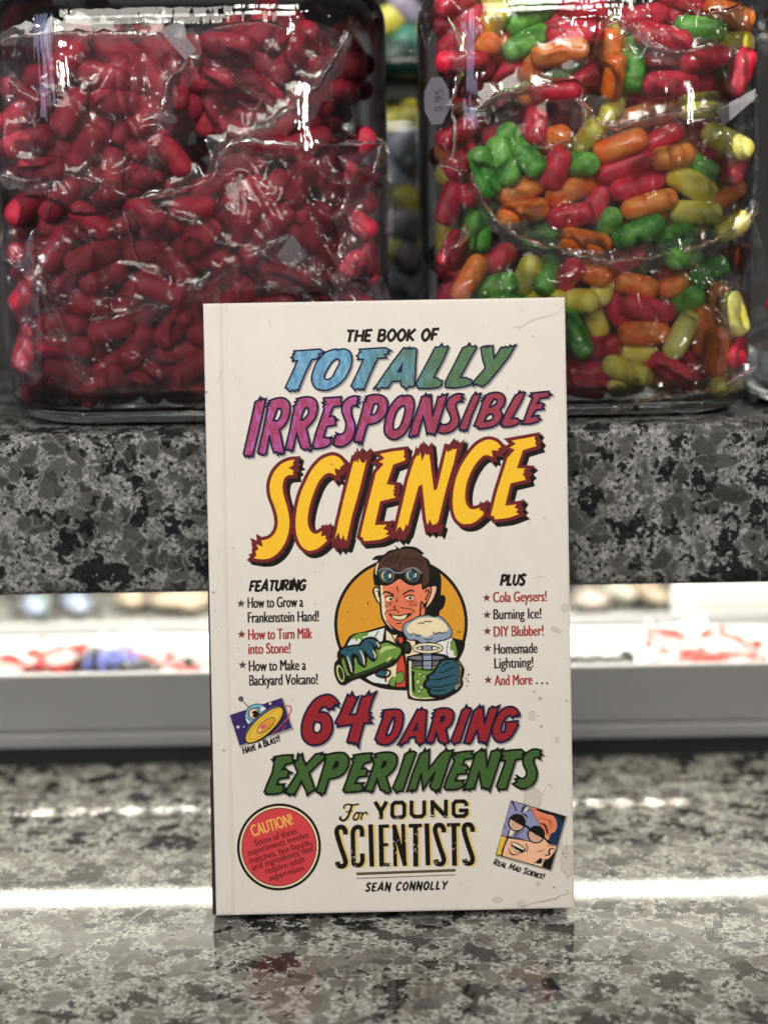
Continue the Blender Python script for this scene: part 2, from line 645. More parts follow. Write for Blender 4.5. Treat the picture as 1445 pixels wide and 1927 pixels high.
I_black = ink_mat("black_ink", 20, 18, 15, k=1.0)
I_navy = ink_mat("navy_ink", 20, 20, 52, k=1.0)
I_green_black = ink_mat("green_black_ink", 14, 20, 12, k=1.0)
I_maroon = ink_mat("maroon_ink", 104, 34, 36)
I_yellow = ink_mat("yellow_ink", 232, 182, 44)
I_red = ink_mat("red_ink", 140, 36, 42)
I_text_red = ink_mat("text_red_ink", 150, 40, 44)
I_green = ink_mat("green_ink", 62, 92, 48)
I_star_grey = ink_mat("star_grey_ink", 72, 66, 58)
I_star_red = ink_mat("star_red_ink", 112, 50, 48)
I_olive = ink_mat("olive_ink", 84, 76, 46)
I_gold = ink_mat("gold_ink", 214, 186, 112)
I_orange = ink_mat("orange_ink", 206, 144, 44)
I_cream = ink_mat("cream_ink", 222, 206, 170)
I_white = ink_mat("white_ink", 214, 214, 212)
I_caution = ink_mat("caution_red_ink", 198, 64, 70)
I_caution_text = ink_mat("caution_text_ink", 84, 26, 34)
I_caution_gold = ink_mat("caution_gold_ink", 232, 176, 88)
I_skin = ink_mat("skin_ink", 216, 122, 88)
I_skin_pale = ink_mat("pale_skin_ink", 226, 176, 142)
I_brown = ink_mat("brown_ink", 74, 48, 38)
I_teal = ink_mat("teal_ink", 42, 84, 98)
I_grey = ink_mat("grey_ink", 112, 114, 118)
I_bottle = ink_mat("bottle_green_ink", 104, 140, 62)
I_lime = ink_mat("lime_ink", 172, 192, 116)
I_dark_green = ink_mat("dark_green_ink", 40, 54, 30)
I_tie = ink_mat("tie_ink", 196, 70, 48)
I_cloud = ink_mat("cloud_grey_ink", 134, 146, 164)
I_purple = ink_mat("purple_ink", 56, 38, 96)
I_lilac = ink_mat("lilac_ink", 136, 136, 172)
I_dome = ink_mat("dome_ink", 112, 172, 190)
I_deep_blue = ink_mat("deep_blue_ink", 28, 50, 78)
I_lens = ink_mat("lens_ink", 222, 188, 162)
I_lens_ring = ink_mat("lens_ring_ink", 160, 92, 74)
I_swoosh = ink_mat("swoosh_ink", 190, 84, 82)
I_mustard = ink_mat("mustard_ink", 212, 178, 66)
I_slate = ink_mat("slate_ink", 78, 88, 112)
I_stain = None


def thin_ink(name, col, alpha, rough=0.5):
    m, nt, b = new_mat(name)
    b.inputs["Base Color"].default_value = col
    b.inputs["Roughness"].default_value = rough
    b.inputs["Alpha"].default_value = alpha
    return m


I_shade = thin_ink("printed_drop_shadow", (0.06, 0.06, 0.065, 1), 0.15)
I_stain = thin_ink("tea_stain", (0.26, 0.21, 0.15, 1), 0.13)
I_stain_edge = thin_ink("tea_stain_edge", (0.18, 0.14, 0.10, 1), 0.30)
I_fleck = thin_ink("paper_fleck", (0.10, 0.085, 0.06, 1), 0.55)
I_scuff = thin_ink("scuff", (0.22, 0.20, 0.17, 1), 0.5)


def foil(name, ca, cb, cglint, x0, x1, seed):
    """crinkled metallic film: its iridescent reflection painted as hue drifting along the word, with brushed mottling"""
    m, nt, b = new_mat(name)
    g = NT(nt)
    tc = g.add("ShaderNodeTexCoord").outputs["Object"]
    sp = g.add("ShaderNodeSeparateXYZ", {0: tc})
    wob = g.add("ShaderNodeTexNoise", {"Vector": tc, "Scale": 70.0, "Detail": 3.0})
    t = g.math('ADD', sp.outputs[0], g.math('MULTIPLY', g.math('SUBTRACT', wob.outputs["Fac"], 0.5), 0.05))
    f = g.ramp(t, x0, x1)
    base = g.mix(f, ca, cb)  # iridescent reflection and glints painted into the base colour
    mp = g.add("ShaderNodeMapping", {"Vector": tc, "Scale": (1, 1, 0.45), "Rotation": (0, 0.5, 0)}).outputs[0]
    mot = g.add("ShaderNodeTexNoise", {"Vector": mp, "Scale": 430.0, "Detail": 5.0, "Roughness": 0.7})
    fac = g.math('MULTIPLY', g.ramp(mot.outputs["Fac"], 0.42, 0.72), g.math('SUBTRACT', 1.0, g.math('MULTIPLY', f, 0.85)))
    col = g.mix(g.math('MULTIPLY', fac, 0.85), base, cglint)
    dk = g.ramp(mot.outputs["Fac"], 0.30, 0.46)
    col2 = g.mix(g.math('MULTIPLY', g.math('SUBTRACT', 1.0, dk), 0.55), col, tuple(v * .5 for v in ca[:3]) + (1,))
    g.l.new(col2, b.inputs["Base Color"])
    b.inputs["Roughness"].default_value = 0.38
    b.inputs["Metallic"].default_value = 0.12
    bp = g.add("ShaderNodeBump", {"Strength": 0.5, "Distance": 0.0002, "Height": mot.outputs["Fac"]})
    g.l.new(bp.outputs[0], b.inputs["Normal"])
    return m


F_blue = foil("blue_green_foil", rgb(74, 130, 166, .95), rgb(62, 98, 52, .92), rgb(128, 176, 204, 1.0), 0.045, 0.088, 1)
F_pink = foil("crimson_foil", rgb(150, 40, 84, .95), rgb(140, 34, 48, .92), rgb(168, 96, 182, .95), 0.040, 0.098, 2)

# ---------------------------------------------------------------- the book
book = empty("book", (-0.0633, 0.0, 0.0004))
book.location = (0.0017 - BW / 2, 0.0, 0.0003)
book.rotation_euler = (R(-9.98), 0, R(0.47))
tag(book, "white hardcover science book with comic lettering, leaning on the granite shelf", "book")

# printed paper: warm white, faint fibres, a few small specks
m, nt, b = new_mat("cover_paper")
g = NT(nt)
tc = g.add("ShaderNodeTexCoord").outputs["Object"]
n1 = g.add("ShaderNodeTexNoise", {"Vector": tc, "Scale": 60.0, "Detail": 6.0, "Roughness": 0.65})
n2 = g.add("ShaderNodeTexNoise", {"Vector": tc, "Scale": 1300.0, "Detail": 3.0, "Roughness": 0.7})
c = g.mix(n1.outputs["Fac"], (0.555, 0.514, 0.460, 1), (0.660, 0.622, 0.566, 1))
c = g.mix(g.math('MULTIPLY', g.ramp(n2.outputs["Fac"], 0.56, 0.74), 0.30), c, (0.42, 0.39, 0.345, 1))
fb = g.add("ShaderNodeMapping", {"Vector": tc, "Scale": (1, 1, 0.22)}).outputs[0]
n3 = g.add("ShaderNodeTexNoise", {"Vector": fb, "Scale": 420.0, "Detail": 2.0, "Distortion": 1.5})
c = g.mix(g.math('MULTIPLY', g.ramp(n3.outputs["Fac"], 0.69, 0.76), 0.4), c, (0.40, 0.35, 0.28, 1))
g.l.new(c, b.inputs["Base Color"])
b.inputs["Roughness"].default_value = 0.47
b.inputs["Specular IOR Level"].default_value = 0.35
M_paper = m

# front board with its pressed hinge groove
nx, nz = 60, 4
def groove(x):
    return 0.0006 * math.exp(-((x - 0.0072) / 0.0011) ** 2)
xs = sorted(set([0, 0.0004, 0.001] + [0.002 + 0.00045 * i for i in range(28)] + [0.02, 0.05, 0.09, 0.12, BW - 0.001, BW - 0.0004, BW]))
verts, faces = [], []
ring = []
for i, x in enumerate(xs):
    e = 0.0003 if i in (0, len(xs) - 1) else (0.00008 if i in (1, len(xs) - 2) else 0)
    col = []
    for z, ez in ((0, 0.0003), (0.0004, 0.00008), (0.001, 0), (BH - 0.001, 0), (BH - 0.0004, 0.00008), (BH, 0.0003)):
        verts.append((x, max(groove(x), e, ez), z)); col.append(len(verts) - 1)
    for z in (BH, 0):
        verts.append((x, 0.0026, z)); col.append(len(verts) - 1)
    ring.append(col)
for a, c2 in zip(ring, ring[1:]):
    for k in range(8):
        faces.append((a[k], c2[k], c2[(k + 1) % 8], a[(k + 1) % 8]))
faces.append(tuple(ring[0])); faces.append(tuple(reversed(ring[-1])))
me = mesh_from("front_cover", verts, faces)
bm = bmesh.new(); bm.from_mesh(me); bmesh.ops.recalc_face_normals(bm, faces=bm.faces); bm.to_mesh(me); bm.free()
front = link("front_cover", me, book, [M_paper])

M_spine = plain("spine_cloth", rgb(30, 30, 34), 0.5)
bm = bmesh.new()
box_bm(bm, 0.0006, BW - 0.0006, BT - 0.0025, BT, 0, BH, bev=0.0004)
link("back_cover", bm_mesh("back_cover", bm, False), book, [M_spine])
# page block, with fine leaf lines
m, nt, b = new_mat("page_edges")
g = NT(nt)
tc = g.add("ShaderNodeTexCoord").outputs["Object"]
mp = g.add("ShaderNodeMapping", {"Vector": tc, "Scale": (3, 1, 3)}).outputs[0]
nz_ = g.add("ShaderNodeTexNoise", {"Vector": mp, "Scale": 2600.0, "Detail": 1.0})
g.l.new(g.mix(nz_.outputs["Fac"], (0.45, 0.41, 0.33, 1), (0.80, 0.76, 0.66, 1)), b.inputs["Base Color"])
b.inputs["Roughness"].default_value = 0.8
box_obj("pages", (0.004, BW - 0.0045, 0.0028, BT - 0.0027, 0.0035, BH - 0.0035), m, book, bev=0.0003)
# dark rounded spine, slightly proud of the board at its foot
verts, faces = [], []
for k, (z, dx) in enumerate(((0.0, 0.0014), (0.05, 0.0013), (0.052, 0.0008), (0.12, 0.0006), (0.125, -0.0002), (BH, -0.0006))):
    for (x, y) in ((-dx, 0.0012), (-dx, BT - 0.003), (0.003, BT - 0.0026), (0.003, 0.0028)):
        verts.append((x, y, z))
for k in range(5):
    for i in range(4):
        a = k * 4 + i; c2 = k * 4 + (i + 1) % 4
        faces.append((a, c2, c2 + 4, a + 4))
faces += [(3, 2, 1, 0), (20, 21, 22, 23)]
link("spine", mesh_from("spine", verts, faces), book, [M_spine])

# ---- words: TOTALLY
def word(ink, letters, mat, dark, w, lay, shade=True):
    for (ox, oy, s), poly, holes, pits in letters:
        unit(ox, oy, s)
        if shade:
            for q, ww in enumerate((26, 18, 10)):
                ink.stroke(0 + q, I_shade, poly, ww, True, dx=13, dy=15)
                ink.fill(0 + q, I_shade, poly, holes, dx=13, dy=15)
        ink.fill(lay, mat, poly, holes)
        ink.stroke(lay + 1, dark, poly, w, True)
        for h in holes:
            ink.stroke(lay + 1, dark, h, w, True)
        for h in pits:
            ink.fill(lay + 1, dark, h)
            ink.stroke(lay + 1, dark, h, w * 0.7, True)


U1, U2 = (525, 640, 5), (700, 640, 5)
totally = [
    (U1, "118,120 365,100 383,118 412,128 350,150 360,170 335,192 288,200 225,330 160,495 145,482 130,503 110,485 95,500 75,498 62,478 40,465 95,345 152,212 105,215 118,195 93,180 118,165 108,148 126,142", [], []),
    (U1, "s410,135 s465,110 520,98 530,112 550,100 s600,100 s645,125 s662,190 s650,270 s600,370 s530,440 s440,485 s370,485 s315,460 s288,400 s290,340 s320,250 s350,200", ["s545,205 s520,195 s480,220 s440,280 s410,340 s412,380 s440,385 s480,360 s510,300 s540,245"], []),
    (U1, "730,100 975,82 1030,110 1000,122 1010,138 972,150 988,178 905,185 840,320 775,485 755,470 740,485 720,468 690,488 678,465 655,445 715,320 770,195 715,195 725,178 706,160 728,148 728,130 745,125", [], []),
    (U1, "865,472 900,430 960,340 1050,210 1150,80 1170,95 1180,80 1195,95 1205,75 1220,95 1240,80 1272,95 1262,230 1255,440 1225,455 1210,445 1170,478 1155,455 1125,440 1118,395 1040,405 1005,462 960,465 945,455 905,485 900,462", [], ["1140,228 1092,313 1126,308"]),
    (U2, "410,465 405,440 388,435 400,400 480,250 570,75 610,72 632,42 640,65 665,75 685,60 698,75 650,190 560,360 600,368 612,385 640,390 635,435 600,458 500,468", [], []),
    (U2, "670,455 668,400 750,240 830,78 870,65 893,35 905,62 930,68 950,55 965,72 900,190 810,360 870,360 890,378 910,375 925,400 915,425 885,435 830,450 750,460", [], []),
    (U2, "1000,78 1035,60 1050,75 1060,55 1075,72 1085,55 1110,65 1115,55 1120,110 1130,175 1195,70 1225,75 1235,62 1262,75 1280,50 1295,65 1335,45 1270,160 1170,290 1070,410 1015,450 1005,435 975,435 965,420 930,440 940,420 925,410 1045,270 1020,190", [], []),
]
ink = Ink("title_word_totally")
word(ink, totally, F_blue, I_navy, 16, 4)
ink.build(front, 0)

U3, U4, U5 = (450, 730, 5), (600, 730, 5), (760, 730, 5)
irr = [
    (U3, "30,635 75,430 135,150 165,135 182,105 190,135 205,115 220,130 235,120 215,225 165,450 115,665 95,655 80,672 65,652 45,665", [], []),
    (U3, "265,140 s330,115 s400,112 s450,150 s462,220 s450,300 s410,370 365,410 385,500 410,630 385,645 375,625 350,648 345,620 310,625 290,560 270,470 240,640 205,650 190,635 175,640 162,625 215,395 250,210 240,195 265,180 250,165 275,155", ["s345,215 s375,220 s380,260 s350,320 305,325 325,270"], []),
    (U3, "520,120 s590,102 s660,105 s705,140 s718,210 s700,290 s665,345 615,395 635,480 665,600 645,612 630,590 600,600 565,580 545,520 525,440 490,605 470,615 455,595 415,600 425,560 455,430 500,205 490,190 520,170 505,150 530,140", ["s605,205 s630,215 s630,260 s590,310 565,315 580,255"], []),
    (U3, "775,110 940,98 935,140 950,155 935,185 865,195 830,285 865,278 885,290 880,305 905,312 885,325 890,365 805,380 775,480 830,485 850,475 840,500 855,515 845,540 s790,575 s690,588 685,570 672,560 700,450 780,215 770,190 790,170 765,155 790,145 775,130", [], []),
    (U3, "1110,95 s1060,90 s1000,110 s955,160 s945,230 s965,290 s985,350 s975,420 s940,450 895,440 905,460 880,465 890,485 865,490 880,515 865,545 s905,568 s960,565 s1030,520 s1065,440 s1070,360 s1045,290 s1035,230 s1050,185 1100,190 1080,170 1110,155 1085,140 1110,125 1092,112", [], []),
    (U3, "1170,95 s1240,75 s1310,80 s1360,110 s1378,170 s1360,260 s1300,325 s1245,350 1190,360 1165,430 1135,545 1120,520 1105,545 1095,520 1070,525 1060,510 1110,320 1150,170 1145,145 1170,140 1160,118 1180,115", ["s1250,165 s1280,165 s1285,200 s1255,260 1220,265 1235,205"], []),
    (U4, "s620,260 s660,170 s720,100 765,80 770,95 800,80 s850,90 s875,150 s870,230 s840,350 s790,440 s720,492 s660,495 s605,450 s595,370", ["s770,180 s790,200 s780,270 s745,370 s705,405 s680,390 s685,310 s720,220"], []),
    (U4, "945,95 970,85 985,65 995,90 1015,75 1020,95 1035,75 1050,270 1100,90 1125,95 1140,68 1150,80 1190,65 1150,210 1080,440 1065,460 1050,440 1030,450 1015,435 995,450 985,390 960,280 910,465 890,460 880,475 865,460 850,480 825,470 855,360 920,180", [], []),
    (U4, "1340,70 s1290,62 s1230,85 s1185,140 s1182,200 s1210,260 s1222,310 s1190,350 1140,355 1125,340 1125,365 1100,370 1115,395 1090,410 1105,430 s1160,440 s1230,420 s1285,370 s1302,310 s1285,240 s1270,190 s1280,150 1335,138 1315,125 1348,108 1320,95", [], []),
    (U5, "500,390 545,270 620,95 640,70 655,50 665,72 690,60 705,60 680,135 620,270 575,415 555,405 545,420 530,405 510,412", [], []),
    (U5, "738,85 s800,55 s870,50 s920,75 s935,120 s920,180 s890,210 s910,260 s890,320 s830,370 s750,390 680,395 675,375 640,365 660,320 720,150 710,130 735,120 720,105 745,100", ["s830,115 s855,120 s850,155 s790,190 810,140", "s790,255 s820,265 s810,305 740,325 760,275"], []),
    (U5, "890,355 905,320 950,220 1030,75 1055,65 1072,35 1085,55 1105,42 1125,50 1085,145 1000,295 1055,292 1065,310 1090,315 1060,345 s1000,370 910,375 908,358", [], []),
    (U5, "1180,55 1260,45 1350,38 1355,60 1378,68 1345,80 1345,95 1270,105 1240,150 1280,145 1308,160 1290,185 1305,205 1230,215 1190,275 1255,265 1245,285 1275,300 1245,325 s1180,345 1090,348 1110,320 1160,180 1195,100 1165,80 1190,72", [], []),
]
ink = Ink("title_word_irresponsible")
word(ink, irr, F_pink, I_navy, 19, 4)
ink.build(front, 0)

U6, U7, U8 = (460, 810, 5), (620, 810, 5), (740, 800, 5)
sci = [
    (U6, "455,293 s400,300 s330,335 s270,400 s232,490 s225,570 s240,650 s275,740 s298,830 s300,910 s275,980 s225,1030 150,1050 165,1110 105,1085 125,1130 95,1150 105,1190 80,1215 s150,1225 s230,1215 s310,1160 s370,1070 s405,960 s410,850 s390,740 s360,640 s345,560 s355,480 s390,440 445,432 440,405 450,395 400,370 445,340 440,320"),
    (U6, "920,330 s890,285 s840,255 s780,255 s700,295 s620,385 s560,500 s510,620 s480,750 s468,880 s480,1000 s520,1095 s580,1142 s640,1140 s700,1110 765,1050 745,1030 755,1005 735,1005 705,1010 715,960 s670,985 s630,980 s595,935 s580,860 s595,740 s630,620 s680,500 s740,430 s790,415 845,440 828,370 885,385 880,365"),
    (U6, "1010,300 1030,315 1035,290 1055,320 1060,275 1080,310 1105,325 1130,285 1110,380 1060,590 1000,800 945,1055 925,1030 915,990 900,1040 880,1020 875,970 845,1015 835,1045 870,870 930,610 990,370"),
    (U7, "455,235 580,210 685,198 680,220 690,240 675,255 695,280 690,295 580,335 520,520 600,530 585,550 600,565 575,580 595,595 580,615 605,645 460,680 410,905 525,900 490,940 540,960 510,995 550,1000 s460,1040 310,1055 300,1025 275,1010 330,770 420,410 480,345 490,325 445,310 500,275"),
    (U7, "780,285 810,240 820,260 835,215 850,300 885,225 895,245 920,235 965,580 995,565 1080,200 1100,220 1110,200 1125,205 1140,180 1150,192 1180,185 1150,320 1080,560 1010,860 990,900 985,885 965,905 945,890 930,850 905,905 890,840 855,520 820,540 770,720 720,915 705,895 680,965 650,920 635,925 610,965 650,790 720,480"),
    (U8, "1000,215 s960,170 s900,148 s840,155 s760,205 s680,300 s610,420 s570,530 s548,650 s545,780 s570,880 s620,935 s690,945 s760,920 835,855 835,830 800,810 790,830 800,790 s750,805 s710,800 s675,760 s660,690 s670,580 s710,460 s770,360 s830,300 s870,292 920,310 910,245 975,250 970,230"),
    (U8, "1100,155 1320,115 1315,140 1330,155 1318,170 1335,205 1205,245 1150,415 1235,420 1210,440 1225,455 1200,470 1220,490 1235,525 1090,560 1040,770 1150,760 1125,790 1165,805 1140,830 1170,850 s1070,885 945,900 935,875 905,860 960,640 1060,320 1130,240 1080,220 1140,185"),
]
ink = Ink("title_word_science")
for un, spikes in ((U6, ["990,262 1000,245 1045,225 1055,232 1090,165 1105,220 1120,228 1165,180 1195,210 1150,330 1000,340", "828,1010 838,1100 850,1158 872,1112 884,1118 905,1148 920,1115 940,1128 965,1118 1000,1000",
                         "25,1185 72,1162 56,1068 108,1082 102,985 165,1025 175,1115 100,1225", "915,335 950,308 965,380 918,425 900,450 880,440 830,515 822,430", "700,960 712,900 745,910 770,905 802,885 808,960 770,1045 745,1045",
                         "440,290 505,272 490,320 520,345 480,360 500,400 445,430"]),
                   (U7, ["768,255 795,158 820,205 865,105 888,185 900,178 945,115 962,265 780,295", "1045,235 1065,132 1108,142 1155,82 1175,118 1188,90 1198,142 1258,86 1205,262 1080,245",
                         "600,960 618,1030 648,1062 660,1035 690,1052 704,1030 742,960 722,885", "868,900 886,985 922,958 952,992 968,970 990,962 1032,1002 1062,895", "590,500 655,535 632,560 650,600 605,655", "515,890 585,850 562,930 602,1000 540,1012"]),
                   (U8, ["1225,405 1290,402 1268,440 1302,470 1268,500 1282,542 1225,530", "1140,745 1222,702 1195,770 1222,802 1190,828 1235,862 1160,862", "1318,100 1374,72 1352,120 1388,162 1345,218 1320,205", "790,785 802,728 830,745 878,712 884,772 850,832 828,842", "1000,205 1040,190 1050,255 1005,290 1030,310 960,300 910,378 895,305"])):
    unit(*un)
    for q in spikes:
        ink.fill(2, I_maroon, q)
        for t in (0.4, 0.7, 1.0):
            ink.fill(1, I_black, q, dx=40 * t, dy=40 * t)
for un, poly in sci:
    unit(*un)
    for t in (0.35, 0.7, 1.0):
        ink.fill(1, I_black, poly, dx=40 * t, dy=40 * t)
        ink.stroke(1, I_black, poly, 64, True, miter=3.0, dx=40 * t, dy=40 * t)
    ink.fill(2, I_maroon, poly)
    ink.stroke(2, I_maroon, poly, 66, True, miter=3.4)
    ink.fill(3, I_yellow, poly)
ink.build(front, 0)

V1, V2, V3, V4 = (555, 1300, 5), (700, 1320, 5), (490, 1400, 5), (740, 1400, 5)
sixty = [
    (V1, "410,130 s380,85 s330,50 s270,48 s190,85 s120,170 s75,270 s58,370 s75,460 s130,510 s200,520 s280,490 s335,420 s350,340 s330,260 s290,215 225,212 s245,175 s280,160 310,195 325,180 360,185 350,165 375,155 370,140 405,160 395,140", ["185,300 s235,315 s245,350 s230,390 s200,405 s175,385 s170,340"], []),
    (V1, "375,305 420,220 490,45 510,65 530,25 545,60 570,75 592,66 512,235 570,232 622,60 650,68 690,20 700,55 760,20 720,110 690,215 710,220 695,245 725,265 690,285 720,315 645,320 600,490 595,545 575,520 560,500 545,515 525,495 500,505 485,490 530,330 395,350 400,330 380,320", [], []),
    (V2, "95,98 s170,88 s250,92 s283,130 s285,200 s265,290 s220,370 s150,420 s90,420 42,405 45,390 22,370 50,290 95,170 78,155 100,140 82,125 105,115", ["s195,165 s205,185 s195,250 s165,320 s130,335 s130,315 s160,230"], []),
    (V2, "238,420 270,370 420,90 445,95 460,75 475,92 508,100 500,250 492,400 470,410 440,432 425,405 405,400 400,350 350,355 330,400 300,405 265,435 262,415", [], ["420,222 387,290 416,285"]),
    (V2, "578,98 s650,80 s720,85 s760,120 s760,180 s735,240 690,275 718,405 690,412 680,432 660,408 635,405 620,390 600,310 575,400 545,418 535,402 512,412 508,390 565,190 555,170 580,155 560,130 590,115", [], ["s650,160 s678,162 s668,195 637,213"]),
    (V2, "735,390 790,250 840,100 865,85 882,55 895,80 920,80 930,100 880,230 825,405 800,408 765,425 755,405", [], []),
    (V2, "860,410 950,110 980,85 1010,55 1018,85 1040,65 1055,225 1095,90 1130,65 1145,80 1195,60 1140,210 1075,435 1060,405 1040,415 1030,400 1000,405 985,290 930,405 905,420 890,410", [], []),
    (V2, "1388,140 s1355,90 s1300,70 s1230,90 s1170,160 s1130,260 s1130,340 s1165,395 s1215,405 s1290,375 s1340,310 1375,240 1358,215 1370,205 1255,215 1250,270 s1240,310 s1220,310 s1215,270 s1240,200 s1290,155 1320,180 1335,160 1360,165 1360,150 1385,160", [], []),
]
ink = Ink("subtitle_word_daring")
word(ink, sixty, I_red, I_navy, 20, 4)
ink.build(front, 0)
exper = [
    (V3, "130,128 210,112 305,110 298,140 310,155 298,185 240,200 210,245 240,240 260,260 295,278 260,290 265,320 175,335 158,385 230,382 212,400 235,420 215,440 240,450 s150,475 55,475 52,455 42,455 60,400 115,270 130,180 120,165 140,155 112,150 135,142", [], []),
    (V3, "310,170 355,150 345,130 355,100 370,115 392,98 400,140 425,205 515,105 545,100 580,90 575,110 605,105 600,145 460,280 515,440 490,455 470,465 440,490 430,450 385,360 320,490 300,475 270,490 265,470 235,470 245,440 350,275 315,190 340,160", [], []),
    (V3, "605,115 s690,95 s780,95 s825,140 s825,220 s780,290 s720,325 645,340 605,470 570,490 560,465 540,470 525,450 600,200 610,180 595,165 615,150 600,130", [], ["s702,182 s732,182 s722,220 682,243"]),
    (V3, "870,118 960,102 1045,98 1035,130 1050,150 1035,180 975,195 950,245 985,240 1005,265 1025,268 995,285 1000,315 915,325 890,380 970,378 950,400 975,420 955,435 980,450 s890,462 790,465 785,445 775,445 800,380 870,180 850,150 880,142", [], []),
    (V3, "1065,110 s1150,92 s1230,95 s1278,130 s1275,210 s1240,270 1180,325 1225,460 1200,478 1170,475 1160,455 1125,445 1095,345 1055,460 1035,470 1020,455 985,455 985,430 1065,200 1055,160 1040,150 1085,135", [], ["s1152,182 s1182,182 s1168,220 1137,240"]),
    (V3, "1240,430 1300,290 1355,110 1385,95 1403,68 1410,90 1440,85 1460,100 1410,240 1335,460 1310,455 1275,475 1260,450", [], []),
    (V4, "125,460 180,290 250,105 275,95 293,62 300,90 335,68 330,250 440,110 470,90 495,62 505,85 560,75 510,220 432,465 420,445 400,478 380,450 350,440 342,410 385,290 275,450 258,300 215,445 195,460 180,445 170,468 150,450", [], []),
    (V4, "570,105 660,90 745,85 735,115 765,125 745,155 670,165 650,215 685,218 710,255 680,270 690,300 605,305 580,365 665,360 650,385 670,400 650,425 s580,448 490,450 485,432 475,430 500,350 570,180 550,128 580,120", [], []),
    (V4, "770,110 800,90 830,65 838,90 865,70 880,240 920,90 960,80 980,65 985,85 1030,70 985,220 905,470 890,440 865,450 850,430 830,440 805,290 760,445 735,440 715,460 695,445 660,455 680,400", [], []),
    (V4, "1010,95 1110,80 1205,75 1225,95 1245,105 1215,120 1220,160 1150,175 1065,450 1010,452 990,462 985,440 970,420 1055,180 1010,180 1025,160 1012,145 1035,135 1015,120", [], []),
    (V4, "1395,85 s1330,72 s1270,95 s1225,150 s1225,220 s1250,275 s1252,320 s1215,350 1160,322 1180,350 1145,355 1165,380 1125,400 1145,415 s1200,445 s1260,440 s1330,390 s1355,310 s1340,240 s1322,190 s1340,150 1385,168 1378,140 1405,128 1380,110", [], []),
]
ink = Ink("subtitle_word_experiments")
word(ink, exper, I_green, I_green_black, 20, 4)
ink.build(front, 0)

# ---- plain lettering
ink = Ink("series_line")
unit(0, 0, 1)
brush_text(ink, 1, I_black, "THE BOOK OF", 645.5, 646, 817, 641.5, 21.5, w=0.25, seed=3)
ink.build(front, 0)
ink = Ink("features_list")
unit(420, 1070, 6.568)
brush_text(ink, 1, I_black, "FEATURING", 316, 294, 992, 280, 124, w=0.26, seed=4)
for t, mt, x0, y0, x1, y1 in (("How to Grow a", I_black, 300, 503, 975, 490), ("Frankenstein Hand!", I_black, 303, 684, 1168, 668),
                              ("How to Turn Milk", I_text_red, 309, 893, 1088, 881), ("into Stone!", I_text_red, 312, 1070, 822, 1059),
                              ("How to Make a", I_black, 319, 1280, 1012, 1268), ("Backyard Volcano!", I_black, 326, 1457, 1158, 1443)):
    set_text(ink, 1, mt, t, x0, y0, x1, y1, 131, bold=0.036)
for cx, cy, mt in ((215, 447, I_star_grey), (225, 826, I_star_red), (238, 1203, I_star_grey)):
    ink.fill(1, mt, star(cx, cy, 56))
ink.build(front, 0)
ink = Ink("extras_list")
unit(880, 1060, 6.881)
brush_text(ink, 1, I_black, "PLUS", 412, 308, 722, 301, 134, w=0.26, seed=5)
for t, mt, x0, y0, x1, y1 in (("Cola Geysers!", I_text_red, 319, 530, 1014, 516), ("Burning Ice!", I_black, 326, 752, 946, 739),
                              ("DIY Blubber!", I_text_red, 331, 977, 976, 962), ("Homemade", I_black, 336, 1203, 897, 1190),
                              ("Lightning!", I_black, 341, 1389, 845, 1374), ("And More", I_text_red, 343, 1612, 832, 1600)):
    set_text(ink, 1, mt, t, x0, y0, x1, y1, 135, bold=0.036)
for x in (893, 962, 1028):
    ink.fill(1, I_black, circle(x, 1584, 14, n=10))
for cx, cy, mt in ((233, 470, I_star_red), (239, 692, I_star_grey), (243, 904, I_star_red), (247, 1126, I_star_grey), (258, 1537, I_star_red)):
    ink.fill(1, mt, star(cx, cy, 58))
ink.build(front, 0)
ink = Ink("readers_line")
unit(620, 1500, 5)
yng = [("425,55 482,150 535,55", 38), ("482,140 484,222", 40), ("589,90 612,67 680,66 701,88 702,184 680,204 608,205 588,185 589,90 612,67", 38),
       ("769,48 769,175 796,199 864,199 889,176 888,48", 38), ("966,208 966,45", 38), ("958,62 1092,200", 42), ("1093,42 1093,216", 38),
       ("1286,106 1286,82 1264,60 1186,60 1164,84 1166,178 1190,200 1264,199 1289,178 1289,146 1215,146", 38)]
cs = "150,362 150,330 s130,297 s105,291 s80,300 s68,335 s80,390 s108,480 s140,570 s153,620 s140,652 s112,660 s85,650 75,615"
snt = [(cs, 46, 0, 0), ("306,385 306,330 s295,300 s265,291 s236,305 s220,345 s222,450 s226,600 s236,642 s268,652 s298,640 s311,605 308,540", 44, 0, 0),
       ("385,268 400,666", 46, 0, 0), ("482,272 492,666", 46, 0, 0), ("482,288 560,286", 34, 0, 0), ("485,463 552,460", 32, 0, 0), ("490,648 570,648", 34, 0, 0),
       ("608,272 620,666", 36, 0, 0), ("606,285 712,655", 44, 0, 0), ("690,268 708,664", 38, 0, 0), ("742,286 868,284", 36, 0, 0), ("808,284 812,670", 48, 0, 0),
       ("914,264 928,660", 46, 0, 0), (cs, 46, 924, -10), ("1103,281 1230,279", 34, 0, 0), ("1170,280 1178,668", 48, 0, 0), (cs, 46, 1196, -12)]
frs = [("s135,120 s140,90 s180,78 s230,85 275,74", 16), ("210,84 s190,150 s165,205 s130,230 s100,215 s105,190", 22), ("150,150 215,140", 13),
       ("s255,160 s232,180 s225,215 s245,225 s272,200 s275,165 s258,156 s285,160", 17), ("285,160 s300,158 308,165 s300,200 294,225", 16), ("300,195 s318,165 s340,155 s352,165 348,178", 15)]
for q, w in yng:
    ink.stroke(1, I_gold, q, w, miter=2, dx=20, dy=7); ink.stroke(2, I_black, q, w, miter=2)
